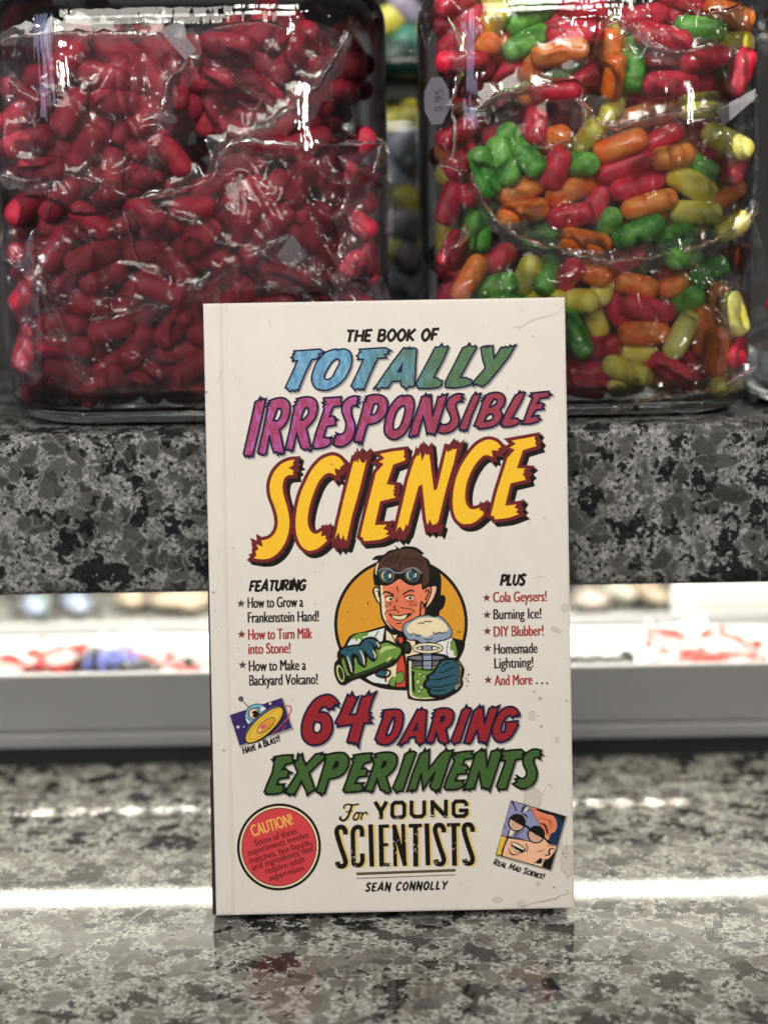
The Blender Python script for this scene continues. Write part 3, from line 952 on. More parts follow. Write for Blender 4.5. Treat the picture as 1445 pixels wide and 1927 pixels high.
for q, w, dx, dy in snt:
    ink.stroke(1, I_gold, q, w, miter=1.5, dx=dx + 22, dy=dy + 6); ink.stroke(2, I_black, q, w, miter=1.5, dx=dx, dy=dy)
for q, w in frs:
    ink.stroke(1, I_gold, q, w, dx=14, dy=7); ink.stroke(2, I_black, q, w)
ink.stroke(1, I_olive, "255,732 1188,709", 26); ink.stroke(1, I_olive, "257,775 1188,752", 8)
rnd = random.Random(9)
for k in range(120):      # worn flecks in the wood-type letters
    x, y = rnd.choice([(70, 640), (215, 560), (230, 640), (600, 440), (600, 520), (715, 430), (810, 500), (815, 350), (1150, 320), (1180, 500), (1000, 610), (1265, 615), (640, 205), (480, 215), (955, 200), (1095, 205), (545, 645)])
    x += rnd.gauss(0, 14); y += rnd.gauss(0, 26)
    ink.fill(3, M_paper, [(x + rnd.uniform(2, 6) * math.cos(a), y + rnd.uniform(2, 8) * math.sin(a)) for a in (0, 1.3, 2.5, 3.8, 5)])
ink.build(front, 0)
ink = Ink("author_name")
brush_text(ink, 1, I_black, "SEAN CONNOLLY", 340, 896, 1100, 885, 74, w=0.25, gap=0.24, seed=6)
ink.build(front, 0)
ink = Ink("saucer_caption")
unit(430, 1300, 11.115)
brush_text(ink, 1, I_black, "Have a Blast!", 325, 1330, 1085, 1068, 138, w=0.24, slant=0.1, seed=7)
ink.build(front, 0)
ink = Ink("spectacles_caption")
unit(920, 1500, 9.03)
brush_text(ink, 1, I_black, "Real Mad Science!", 80, 1188, 935, 1450, 98, w=0.25, slant=0.12, seed=8)
ink.build(front, 0)

# ---- caution badge
ink = Ink("caution_badge")
unit(420, 1490, 6.568)
ink.fill(0, I_black, circle(698, 685, 514, 536, n=80))
ink.fill(1, I_cream, circle(698, 685, 482, 503, n=80))
ink.fill(2, I_black, circle(698, 685, 461, 482, n=80))
ink.fill(3, I_caution, circle(698, 685, 452, 473, n=80))
set_text(ink, 4, I_caution_gold, "CAUTION!", 378, 556, 872, 408, 142, bold=0.02)
for t, x0, y0, x1, y1, cp in (("Some of these", 408, 674, 922, 518, 80), ("experiments involve", 324, 793, 1066, 570, 80), ("matches, hot liquids,", 345, 889, 1112, 660, 80),
                              ("and ingredients that", 376, 974, 1128, 737, 80), ("require adult", 544, 1018, 1020, 870, 80), ("supervision.", 585, 1103, 1032, 970, 80)):
    set_text(ink, 4, I_caution_text, t, x0, y0, x1, y1, cp, bold=0.02)
ink.build(front, 0)

# ---- round picture: an experimenter with goggles pouring into a beaker
ink = Ink("scientist_picture")
unit(600, 1010, 4.817)
K = I_black
ink.fill(0, K, circle(735, 803, 606, 602, n=90))
ink.fill(1, I_orange, circle(735, 803, 577, 573, n=90))
# hair shadow
ink.fill(2, K, "930,240 s1010,270 s1070,320 s1098,400 s1095,540 1110,538 s1138,570 s1122,650 1085,690 1080,735 920,770 930,480")
# coat
ink.fill(2, K, "215,1010 s280,905 s420,868 600,815 880,960 s1100,880 s1200,930 s1300,960 s1315,1010 s1270,1120 s1150,1290 s960,1390 s735,1408 s500,1370 s300,1240")
ink.fill(3, I_white, "245,1005 s300,925 s420,888 590,840 575,960 600,1000 730,1000 870,990 s1120,905 s1190,935 s1225,1000 s1240,1100 1150,1120 900,1200 800,1330 600,1350 s480,1330 420,1290 560,1230 300,1150")
ink.fill(4, I_cream, "600,862 650,905 750,940 860,960 875,1060 830,1340 590,1340 600,1235")
ink.stroke(5, K, "592,840 572,965", 14); ink.stroke(5, K, "600,1330 590,1215", 16)
ink.stroke(5, K, "530,870 500,920 490,945", 9)
ink.fill(4, I_bottle, "288,925 s350,890 440,880 s430,915 s395,918 s380,955 s350,935 s330,962 s310,930 300,958")
ink.fill(4, I_bottle, "1185,990 s1200,960 s1215,950 s1240,1040 s1245,1095 s1215,1090 s1210,1050 s1180,1040")
ink.stroke(5, K, "1185,990 s1195,965 s1215,950", 9); ink.stroke(5, K, "1165,960 s1150,1040 1160,1090", 7)
# tie
ink.fill(5, K, "700,905 755,905 790,960 760,1010 785,1140 790,1390 680,1390 700,1130 712,1010 670,960")
ink.fill(6, I_tie, "705,925 745,925 755,960 735,985 712,960"); ink.fill(6, I_tie, "735,1060 755,1110 772,1200 775,1375 695,1375 705,1150")
ink.fill(7, I_bottle, "700,1250 s740,1235 s760,1265 s765,1300 s740,1340 s705,1345 s690,1300"); ink.stroke(8, K, "700,1250 s740,1235 s760,1265 s765,1300 s740,1340 s705,1345", 8)
ink.fill(7, I_bottle, "640,1310 s660,1280 685,1290 680,1370 645,1365 s625,1340"); ink.stroke(8, K, "645,1365 s625,1340 s640,1305 s665,1282", 8)
ink.fill(5, I_cream, "650,905 700,905 690,975"); ink.stroke(6, K, "645,900 690,975 710,915", 9); ink.stroke(6, K, "755,905 800,980", 8)
# head
ink.fill(6, K, "520,400 s535,540 s545,700 s580,800 s650,870 s750,900 s830,860 920,760 s960,700 940,640 s1010,580 s1025,500 s990,450 940,460 940,380")
ink.fill(6, K, "548,640 s510,600 s478,530 s475,490 s500,462 530,475")
ink.fill(7, I_cream, "530,490 s505,478 s490,500 s510,570 540,620"); ink.stroke(8, K, "505,510 s525,505 s530,560", 9)
ink.fill(7, I_cream, "545,455 s556,600 s566,720 s605,800 s660,855 600,780 590,640 585,455")
ink.fill(8, I_skin, "560,452 s590,640 s592,740 s640,815 s745,872 s830,835 s905,740 s930,650 s945,500 915,440 s850,450 s790,430 720,392 650,440")
ink.fill(8, I_skin, "945,480 s985,462 s1005,500 s985,570 s950,625 935,600"); ink.fill(7, I_skin_pale, "1005,470 s1045,465 s1050,500 s1015,590 960,660 975,610")
ink.fill(7, I_skin, "920,700 940,650 950,670 945,730 915,750")
ink.stroke(9, K, "s950,520 s975,495 s985,520 s965,560 955,590", 13); ink.stroke(9, K, "s945,480 s985,462 s1008,495 s985,575 s945,628 920,600", 12)
ink.stroke(9, K, "915,600 905,740", 14); ink.stroke(9, K, "s550,640 s560,740 s600,810 s655,870 s745,893", 15)
# halftone hatching on the face
for q in range(26):
    x = 575 + q * 14
    ink.stroke(9, I_text_red, [(x + 60, 470), (x + 60 + (1 if q % 2 else 2), 474)], 2.5)
for q in range(30):
    yv = 470 + q * 12
    ink.stroke(9, I_tie, [(620 + (q % 3) * 3, yv), (880 - abs(q - 8) * 4, yv + 34)], 2.6)
# brows, eyes
ink.stroke(10, K, "s560,540 s585,515 s620,520 665,545", 16, taper=(.3, 1)); ink.stroke(10, K, "745,540 s800,508 s835,500 855,520", 16, taper=(.8, .4))
ink.stroke(10, K, "s695,460 s700,490 708,520", 10, taper=(.3, .5)); ink.stroke(10, K, "690,560 s695,590 690,620", 9, taper=(.4, .4))
ink.fill(10, I_cream, "592,572 s620,556 s655,560 660,588 s625,596 600,594"); ink.fill(10, I_cream, "770,560 s810,545 s845,552 845,575 s810,590 785,580")
ink.stroke(11, K, "586,570 s620,550 s668,560", 13); ink.stroke(11, K, "763,562 s810,545 s852,556", 13)
ink.fill(11, K, circle(641, 579, 15, 13, n=14)); ink.fill(11, K, circle(816, 571, 15, 13, n=14))
ink.stroke(11, I_maroon, "585,605 s620,612 662,604", 6); ink.stroke(11, I_maroon, "775,600 s820,596 862,602", 6)
for cx, cy, rr in ((602, 640, 13), (636, 630, 9), (824, 626, 14), (866, 632, 11)):
    ink.stroke(10, I_maroon, circle(cx, cy, rr, n=12), 6, True)
# nose and grin
ink.stroke(10, K, "s690,640 s668,655 s685,680 695,670", 10); ink.stroke(10, K, "s725,660 s745,655 760,672", 8); ink.stroke(10, K, "s700,690 s708,700 712,690", 9)
ink.stroke(10, K, "590,720 s598,695 s640,680 675,680", 8); ink.stroke(10, K, "770,660 s830,675 s860,705", 8)
ink.fill(10, K, "612,705 s700,725 s830,705 s790,750 s730,775 s670,762"); ink.fill(11, I_cream, "650,726 s720,735 s785,722 s765,755 s715,765 s670,752")
ink.stroke(10, K, "s690,795 s715,800 740,793", 10)
# hair and goggles
ink.fill(9, K, "490,450 s478,350 s500,270 s520,225 s470,222 s500,190 s540,180 s575,175 s620,140 690,125 675,90 715,122 s760,100 s850,105 s900,130 940,165 915,180 s985,230 s1010,330 s1005,440 950,490 925,500 915,430 900,390 530,400 540,470")
ink.fill(10, I_brown, "520,330 s530,250 s600,180 s700,135 s780,125 s880,150 s950,220 s985,320 s985,420 945,465 930,450 s920,380 s880,310 s800,300 720,330 s640,300 s560,300")
for q in range(9):
    ink.stroke(11, K, [(560 + q * 17, 285 - q * 3, 1), (575 + q * 17, 235 - q * 5, 1), (610 + q * 16, 195 - q * 4, 1)], 4.5, taper=(.3, .3))
for q in range(7):
    ink.stroke(11, K, [(735 + q * 26, 300 - q * 2, 1), (730 + q * 30, 240 - q * 3, 1), (770 + q * 27, 195 + q * 6, 1)], 4.5, taper=(.3, .3))
ink.stroke(11, K, "s715,300 s730,235 s800,205 s880,215 s940,270", 6); ink.fill(10, I_cream, "500,300 s515,260 535,250 515,300 512,360 500,350")
ink.fill(12, K, "508,330 s550,292 s620,292 s680,325 740,325 s800,290 s880,295 s935,350 s925,400 s890,445 s830,458 s775,435 730,398 700,398 s650,440 s590,458 s530,430")
ink.stroke(13, I_grey, "s525,335 s560,303 s620,303 s670,335 s735,340 s790,303 s870,303 s922,350", 15)
for cx, cy in ((605, 368), (832, 362)):
    ink.fill(13, I_grey, circle(cx, cy, 66, 62, n=30)); ink.fill(14, K, circle(cx - 2, cy + 2, 58, 55, n=30))
    ink.fill(15, I_cream, circle(cx, cy, 48, 46, n=26)); ink.fill(16, K, circle(cx + 8, cy, 46, 46, n=26))
    ink.fill(17, I_teal, circle(cx + 4, cy, 39, 39, n=24)); ink.fill(18, I_cream, [(cx + 18, cy - 18), (cx + 40, cy - 16), (cx + 38, cy + 16), (cx + 16, cy + 18)])
ink.stroke(19, K, "s840,300 s850,330 s858,375", 12, taper=(1, .4))
# mushroom of steam
puff = "s770,900 s752,850 s775,800 s830,775 s880,745 s930,735 s985,728 s1030,745 s1080,738 s1120,770 s1165,820 s1190,870 s1180,920 s1130,945 s1080,955 s1040,975 s980,965 s930,975 s870,945 s810,945"
ink.fill(20, K, puff); ink.stroke(20, K, puff, 18, True)
ink.fill(21, I_cloud, puff)
ink.fill(22, I_cream, "s800,880 s785,840 s830,790 s900,755 s980,745 s1060,755 s1120,790 s1160,850 s1120,890 s1060,885 s1010,905 s950,925 s890,895 s840,900")
ink.stroke(23, K, "s885,805 s910,795 s930,800 s955,782 s990,785 s1015,780", 9); ink.stroke(23, K, "s1020,880 s1050,895 s1085,880 s1110,890 s1140,875", 9)
ink.stroke(23, K, "s815,905 s850,890 s880,915 s915,905", 8); ink.stroke(23, K, "s945,940 s985,950 s1020,938", 8)
ink.fill(19, K, "918,960 1022,960 1022,1230 925,1230"); ink.fill(20, I_cloud, "934,975 1010,975 1010,1215 940,1215")
ink.stroke(21, K, circle(978, 1024, 122, 34, n=36), 34, True); ink.stroke(22, I_cream, circle(978, 1024, 122, 34, n=36), 19, True)
# beaker
ink.fill(17, K, "785,1100 s960,1065 s1155,1090 1160,1150 1160,1440 s1130,1490 s960,1505 s830,1488 s795,1440")
ink.fill(18, I_cream, "808,1140 815,1440 s850,1475 s960,1485 s1110,1470 1140,1440 1140,1140")
ink.fill(18, I_slate, "828,1140 1140,1140 1140,1200 830,1200"); ink.fill(18, I_grey, circle(968, 1112, 165, 24, n=36))
ink.fill(19, I_bottle, "826,1195 1140,1195 1140,1430 s1100,1465 s960,1475 s860,1462 830,1420"); ink.fill(20, K, "830,1230 862,1235 855,1300 868,1440 840,1400")
ink.stroke(20, K, circle(975, 1200, 145, 18, n=30), 9, True)
for cx, cy, rr in ((903, 1260, 14), (945, 1285, 12), (890, 1330, 19), (920, 1380, 16), (898, 1415, 14), (912, 1460, 11)):
    ink.fill(20, K, circle(cx, cy, rr + 6, n=16)); ink.fill(21, I_lime, circle(cx, cy, rr, n=14))
ink.stroke(23, K, circle(968, 1112, 168, 26, n=36), 11, True)
# gloved hand round the beaker
gl2 = "s1060,1200 s1100,1140 s1180,1120 s1240,1130 s1275,1170 1300,1215 s1295,1270 1280,1300 s1290,1350 s1260,1400 s1200,1440 s1130,1470 s1020,1462 s985,1420 985,1395 s945,1370 s955,1330 980,1310 s975,1280 s1020,1250"
ink.fill(24, K, gl2); ink.stroke(24, K, gl2, 22, True)
ink.fill(24, I_cream, "1225,1140 s1270,1150 s1285,1215 1275,1300 s1280,1350 s1240,1400 1230,1400")
ink.fill(25, I_teal, "s1068,1200 s1105,1150 s1180,1135 s1225,1145 s1255,1190 s1255,1260 1245,1300 s1250,1340 s1215,1395 s1130,1445 s1030,1445 s1000,1420 s1010,1390 s965,1365 s975,1330 s1000,1310 s990,1285 s1035,1255")
for q in ("s1070,1240 s1120,1245 s1190,1205 s1240,1190", "s985,1310 s1060,1310 s1150,1290 s1240,1265", "s970,1360 s1060,1380 s1150,1365 s1235,1345", "s1110,1190 s1150,1160 s1190,1160", "s1010,1400 s1080,1410 s1150,1400"):
    ink.stroke(26, K, q, 12, taper=(.3, .3))
# bottle
bt = "140,1160 s175,1120 s230,1090 520,985 s600,955 s680,985 730,1005 760,980 s800,970 s825,1020 s810,1065 770,1065 740,1075 s690,1150 s620,1195 290,1310 225,1350 s180,1335 s140,1250"
ink.fill(24, K, bt); ink.stroke(24, K, bt, 14, True)
ink.fill(25, I_bottle, "s200,1130 s260,1090 s520,1000 s600,975 s670,1000 730,1025 735,1060 s690,1120 s600,1160 s300,1260 245,1270")
ink.fill(26, I_dark_green, "245,1290 500,1190 650,1120 s680,1120 s600,1180 290,1295"); ink.fill(26, I_lime, "540,1050 s580,1010 s650,1005 690,1020 600,1040 550,1075"); ink.fill(26, I_lime, "600,1150 s610,1120 s650,1100 640,1140 610,1165")
ink.fill(26, I_lime, circle(188, 1250, 32, 80, rot=-.25, n=26)); ink.fill(27, K, circle(192, 1250, 20, 62, rot=-.25, n=26)); ink.fill(28, I_dark_green, circle(196, 1252, 11, 46, rot=-.25, n=20))
ink.fill(26, I_dark_green, "770,990 s800,985 s812,1020 800,1050 778,1050")
# gloved hand on the bottle
gl1 = "s165,1075 s200,1020 s280,1000 355,990 s400,940 s470,925 s520,950 s545,1010 s530,1030 s500,1020 515,1110 s490,1140 s455,1120 s430,1090 s415,1180 s395,1190 s355,1160 s335,1110 305,1105 s310,1220 s295,1255 s265,1240 s240,1160 s215,1100 s180,1140"
ink.fill(28, K, gl1); ink.stroke(28, K, gl1, 14, True)
ink.fill(29, I_teal, "s185,1065 s215,1030 s290,1010 370,1000 s410,950 s470,940 s505,960 s520,1005 s490,1000 s475,985 s490,1060 s495,1110 s460,1105 s430,1070 s400,1040 s400,1110 s395,1165 s365,1140 s345,1090 s300,1070 s285,1100 s295,1200 s280,1225 s255,1150 s225,1085")
for q in ("s250,1095 s275,1170 292,1240", "s365,1040 s395,1110 405,1175", "s480,1040 s500,1080 500,1115", "s510,965 s530,990 535,1015"):
    ink.stroke(30, I_cream, q, 13, taper=(.4, .6))
for q in ("s240,1035 s275,1040 s300,1030", "s355,1010 s380,1030 s400,1020", "s435,960 s460,970 s475,1000", "s300,1075 s330,1080 s345,1100"):
    ink.stroke(30, K, q, 9, taper=(.3, .3))
th = "s510,1250 s540,1220 s600,1215 s640,1235 s630,1270 s585,1290 s520,1275"
ink.fill(24, K, th); ink.stroke(24, K, th, 12, True); ink.fill(25, I_teal, "s520,1250 s550,1232 s595,1230 s610,1250 s580,1275 s530,1268"); ink.fill(25, I_cream, "s610,1232 s630,1240 s622,1262 s600,1275 s612,1252")
# flecks on the disc
for cx, cy, a, b2 in ((435, 618, 6, 16), (250, 693, 7, 5), (375, 757, 4, 7), (330, 545, 3, 3), (1260, 880, 22, 5), (1350, 1268, 8, 10), (1345, 1330, 8, 7)):
    ink.fill(2, K, circle(cx, cy, a, b2, n=8))
ink.build(front, 0)

# ---- small picture: flying saucer
ink = Ink("saucer_picture")
unit(430, 1300, 11.115)
for q, w in enumerate((70, 45, 20)):
    ink.stroke(q, I_shade, "75,545 1125,200 1330,820 265,1165", w, True)
ink.fill(3, K, "36,518 1108,165 1318,797 240,1150"); ink.fill(4, I_purple, "46,524 1102,176 1304,790 248,1138")
for cx, cy, rr in ((205, 768, 42), (870, 283, 36), (328, 765, 20)):
    ink.fill(5, I_white, star(cx, cy, rr, k=.5, rot=-.2))
ink.stroke(5, I_olive, "262,185 420,355", 17); ink.fill(6, K, circle(262, 183, 54, n=26)); ink.fill(7, I_slate, circle(262, 183, 38, n=22))
ink.fill(6, K, "420,735 s350,640 s345,500 s410,360 s520,295 s650,285 s760,345 800,400")
ink.fill(7, I_dome, "425,710 s365,620 s362,500 s425,375 s530,310 s650,303 s740,345 780,395 600,560"); ink.fill(8, I_white, "720,345 s760,370 785,395 690,440 s660,400"); ink.fill(8, I_white, "425,712 s385,640 s375,560 400,600 455,680")
ink.stroke(9, K, "570,340 s630,370 660,420", 20, taper=(.4, .4)); ink.stroke(9, K, "390,560 s420,600 470,630", 20, taper=(.4, .4))
ink.fill(9, K, circle(535, 490, 118, 122, n=30)); ink.fill(10, I_lens, circle(535, 492, 98, 102, n=30)); ink.fill(11, K, circle(560, 500, 72, 74, n=26)); ink.fill(12, I_lens, star(495, 510, 38, k=.5))
ink.fill(13, K, circle(745, 720, 530, 226, rot=-.75, n=60)); ink.fill(14, I_slate, circle(742, 708, 505, 205, rot=-.75, n=60))
ink.fill(15, K, circle(752, 728, 505, 190, rot=-.75, n=60)); ink.fill(16, I_mustard, circle(752, 728, 494, 174, rot=-.75, n=60))
ink.stroke(17, I_orange, circle(775, 715, 440, 128, rot=-.74, n=56), 26, True); ink.fill(17, I_orange, circle(782, 735, 230, 92, rot=-.72, n=40))
ink.stroke(18, I_olive, circle(782, 735, 230, 92, rot=-.72, n=40), 15, True); ink.fill(18, I_gold, circle(715, 785, 150, 58, rot=-.7, n=34)); ink.stroke(19, I_swoosh, circle(715, 785, 138, 52, rot=-.7, n=34), 17, True)
ink.fill(19, I_swoosh, circle(735, 765, 70, 34, rot=-.7, n=24))
ink.stroke(17, I_swoosh, "1150,345 s1230,325 s1290,345 s1300,420 s1230,590 s1100,740 910,915", 26, taper=(.5, .4)); ink.stroke(5, I_swoosh, "1110,850 1200,745", 12)
ink.build(front, 0)

# ---- small picture: face with spiral spectacles
ink = Ink("spectacles_picture")
unit(920, 1500, 9.03)
for q, w in enumerate((60, 40, 20)):
    ink.stroke(q, I_shade, "395,130 1325,400 1070,1300 145,1040", w, True)
ink.fill(3, K, "372,98 1318,378 1060,1295 118,1022"); ink.fill(4, I_skin_pale, "300,740 720,810 690,200 820,240 1305,384 1050,1280 215,1035 235,940")
ink.fill(5, I_deep_blue, "800,235 1305,384 1170,880 1060,860 1010,800 1060,670 1130,640 s1165,560 s1150,450 s1090,370 s980,340 s860,290")
ink.fill(6, K, "800,235 1305,384 1270,480 s1180,390 s1090,355 s980,335 s850,290"); ink.fill(5, K, "1140,960 1100,1150 1050,1282 910,1235 940,1150")
ink.fill(5, I_skin, "700,200 795,232 s860,300 s980,350 s1080,375 s1145,450 s1160,560 s1125,630 1060,660 s1040,760 990,720 900,560 870,500")
ink.fill(6, I_lilac, "378,108 690,200 900,560 880,640 720,805 215,695"); ink.fill(7, I_cream, "350,640 s380,600 s460,640 345,715"); ink.fill(7, I_cream, "600,300 s640,220 685,205 660,260 620,300")
ink.fill(7, I_slate, "420,640 560,610 480,690 430,720"); ink.stroke(8, K, "378,108 690,200", 8); ink.stroke(8, K, "690,195 900,565", 9); ink.stroke(8, K, "215,698 500,745 720,806", 9)
ink.fill(8, K, "380,115 412,108 485,290 465,285"); ink.stroke(8, K, "s640,185 s580,240 s560,330", 36, taper=(.8, .3)); ink.stroke(8, K, "s565,345 s620,345 s660,400", 28, taper=(.6, .5)); ink.stroke(8, K, "620,300 s670,280 700,300", 12, taper=(.4, .4))
ink.fill(8, K, "255,530 310,555 265,560"); ink.stroke(8, K, "s350,610 s335,680 s325,740 s255,900 s225,1040", 24); ink.fill(7, I_mustard, "210,708 295,722 s260,850 225,930 210,1030 135,1015")
ink.stroke(8, K, "s600,615 s520,670 s480,710 s500,740 540,745", 11); ink.stroke(8, K, "s440,700 s455,735 480,770", 11); ink.stroke(8, K, "575,710 580,800", 7); ink.fill(8, K, "640,640 655,630 640,665 625,665")
ink.stroke(8, K, "880,500 s950,520 s990,600 s1010,680", 36, taper=(.4, .5)); ink.stroke(8, I_maroon, "870,410 s950,420 s1040,460 s1060,580", 9); ink.stroke(8, I_maroon, "1010,430 s1060,460 1075,500", 8)
for cx, cy in ((478, 480), (810, 685)):
    ink.fill(9, K, circle(cx, cy, 153, 152, n=44)); ink.fill(10, I_lens, circle(cx, cy + 4, 124, 124, n=40))
    for rr in (104, 82, 60, 40):
        ink.stroke(11, I_lens_ring, circle(cx - 4, cy, rr, n=34), 9, True)
    ink.fill(12, I_lens_ring, circle(cx - 4, cy, 20, n=18))
    ink.fill(13, K, circle(cx, cy + 2, 132, n=20, a0=math.pi + .53, a1=2 * math.pi + .53, full=False))
ink.stroke(12, K, "s615,540 s655,550 s690,590", 36); ink.stroke(12, K, "950,740 1050,850", 34)
ink.fill(9, K, "385,800 s500,830 s620,920 640,955 s560,1000 s460,980 s385,900"); ink.fill(10, I_cream, "400,815 s500,850 s610,935 590,945 s500,905 s400,850"); ink.fill(10, I_cream, "385,870 s450,930 s540,980 500,985 s420,940")
ink.stroke(9, K, "s620,835 s660,890 s655,990", 17, taper=(.4, .5)); ink.stroke(9, K, "350,910 s370,1000 s430,1025 515,1020", 24, taper=(.3, .3)); ink.stroke(9, I_brown, "820,980 900,965 965,940", 13, taper=(.6, .2))
ink.fill(9, I_skin_pale, "1030,900 s1090,880 s1150,890 s1140,960 s1060,1080 s980,1120 900,1100 880,1050"); ink.stroke(10, K, "s1000,880 s1080,875 s1150,890 s1150,940 s1080,1050 s1000,1110 900,1110", 10)
ink.stroke(10, K, "s1130,930 s1060,930 s1030,980 s1040,1030 s960,1040", 30, taper=(.4, .6)); ink.fill(9, K, "890,1085 920,1140 s900,1180 850,1185 s810,1165"); ink.stroke(9, K, "890,1085 760,1195", 12); ink.fill(8, I_cream, "800,1165 840,1195 930,1160 900,1235 770,1195")
ink.build(front, 0)

# ---- age: tea rings, flecks, scuffed corners
ink = Ink("cover_wear")
rnd = random.Random(21)
unit(0, 0, 1)
def blot(cx, cy, r, ry, edge=1.6, n=22, jag=.16):
    P = [(cx + r * math.cos(t) * (1 + rnd.uniform(-jag, jag)), cy + ry * math.sin(t) * (1 + rnd.uniform(-jag, jag)), 1) for t in [2 * math.pi * i / n for i in range(n)]]
    ink.fill(1, I_stain, P)
    ink.stroke(2, I_stain_edge, P, edge * rnd.uniform(.7, 1.2), True)
for a in ((1002, 1508, 15, 24, 1.5), (1071, 1625, 14, 30, 1.0), (1041, 1187, 5, 5, 1.1), (1051, 1191, 4.5, 4.5, 1.1), (1062, 1147, 7, 8, .8), (1000, 1351, 6, 9, .9), (1048, 1397, 4, 6, .8),
          (937, 1698, 9, 5, 1.0), (982, 1706, 8, 6, .8), (1013, 1669, 3, 4, 1.2), (1058, 1600, 3, 10, .6)):
    blot(*a)
for q, w in (("982,1712 1005,1704 1030,1700 1046,1697 1058,1690 1080,1686", 2.2), ("960,616 968,614 975,617 990,606 1005,600 1018,596 1030,594 1045,588 1059,577", 1.3), ("903,612 907,620", 1.6),
             ("1000,1090 1016,1088 1031,1090", .9), ("1068,1580 1067,1600 1069,1616", 1.2), ("1030,1480 1022,1500 1018,1520", 1.0), ("962,1560 985,1530", .5)):
    ink.stroke(2, I_scuff, q, w, taper=(.4, .3))
for k in range(330):
    u = rnd.random()
    x, y = 384 + u * 690 + 0, 570 + rnd.random() * 1140
    x += (y - 570) / 1140 * 24
    s = rnd.uniform(.4, .95) * (1.9 if rnd.random() < .06 else 1)
    a = rnd.uniform(0, 3.14)
    ink.fill(1, I_fleck, circle(x, y, s * rnd.uniform(.7, 2.0), s * .6, n=6, rot=a))
for x, y, s in ((386, 742, 3), (402, 1117, 2.2), (405, 1150, 1.5), (412, 1190, 1.3), (1000, 633, 1.6), (876, 1280, 2.2), (877, 1294, 2), (1005, 1305, 2), (1016, 1318, 3), (1066, 1323, 2.2), (1013, 1352, 1.8), (1018, 1371, 2.5),
                (1035, 1482, 1.7), (1040, 1487, 1.4), (1044, 1675, 2.2), (1069, 1682, 1.8), (1062, 1612, 2.2), (1066, 1618, 1.8), (423, 1412, 2.5)):
    ink.fill(2, I_fleck, circle(x, y, s, s * .8, n=8))
ink.build(front, 34)

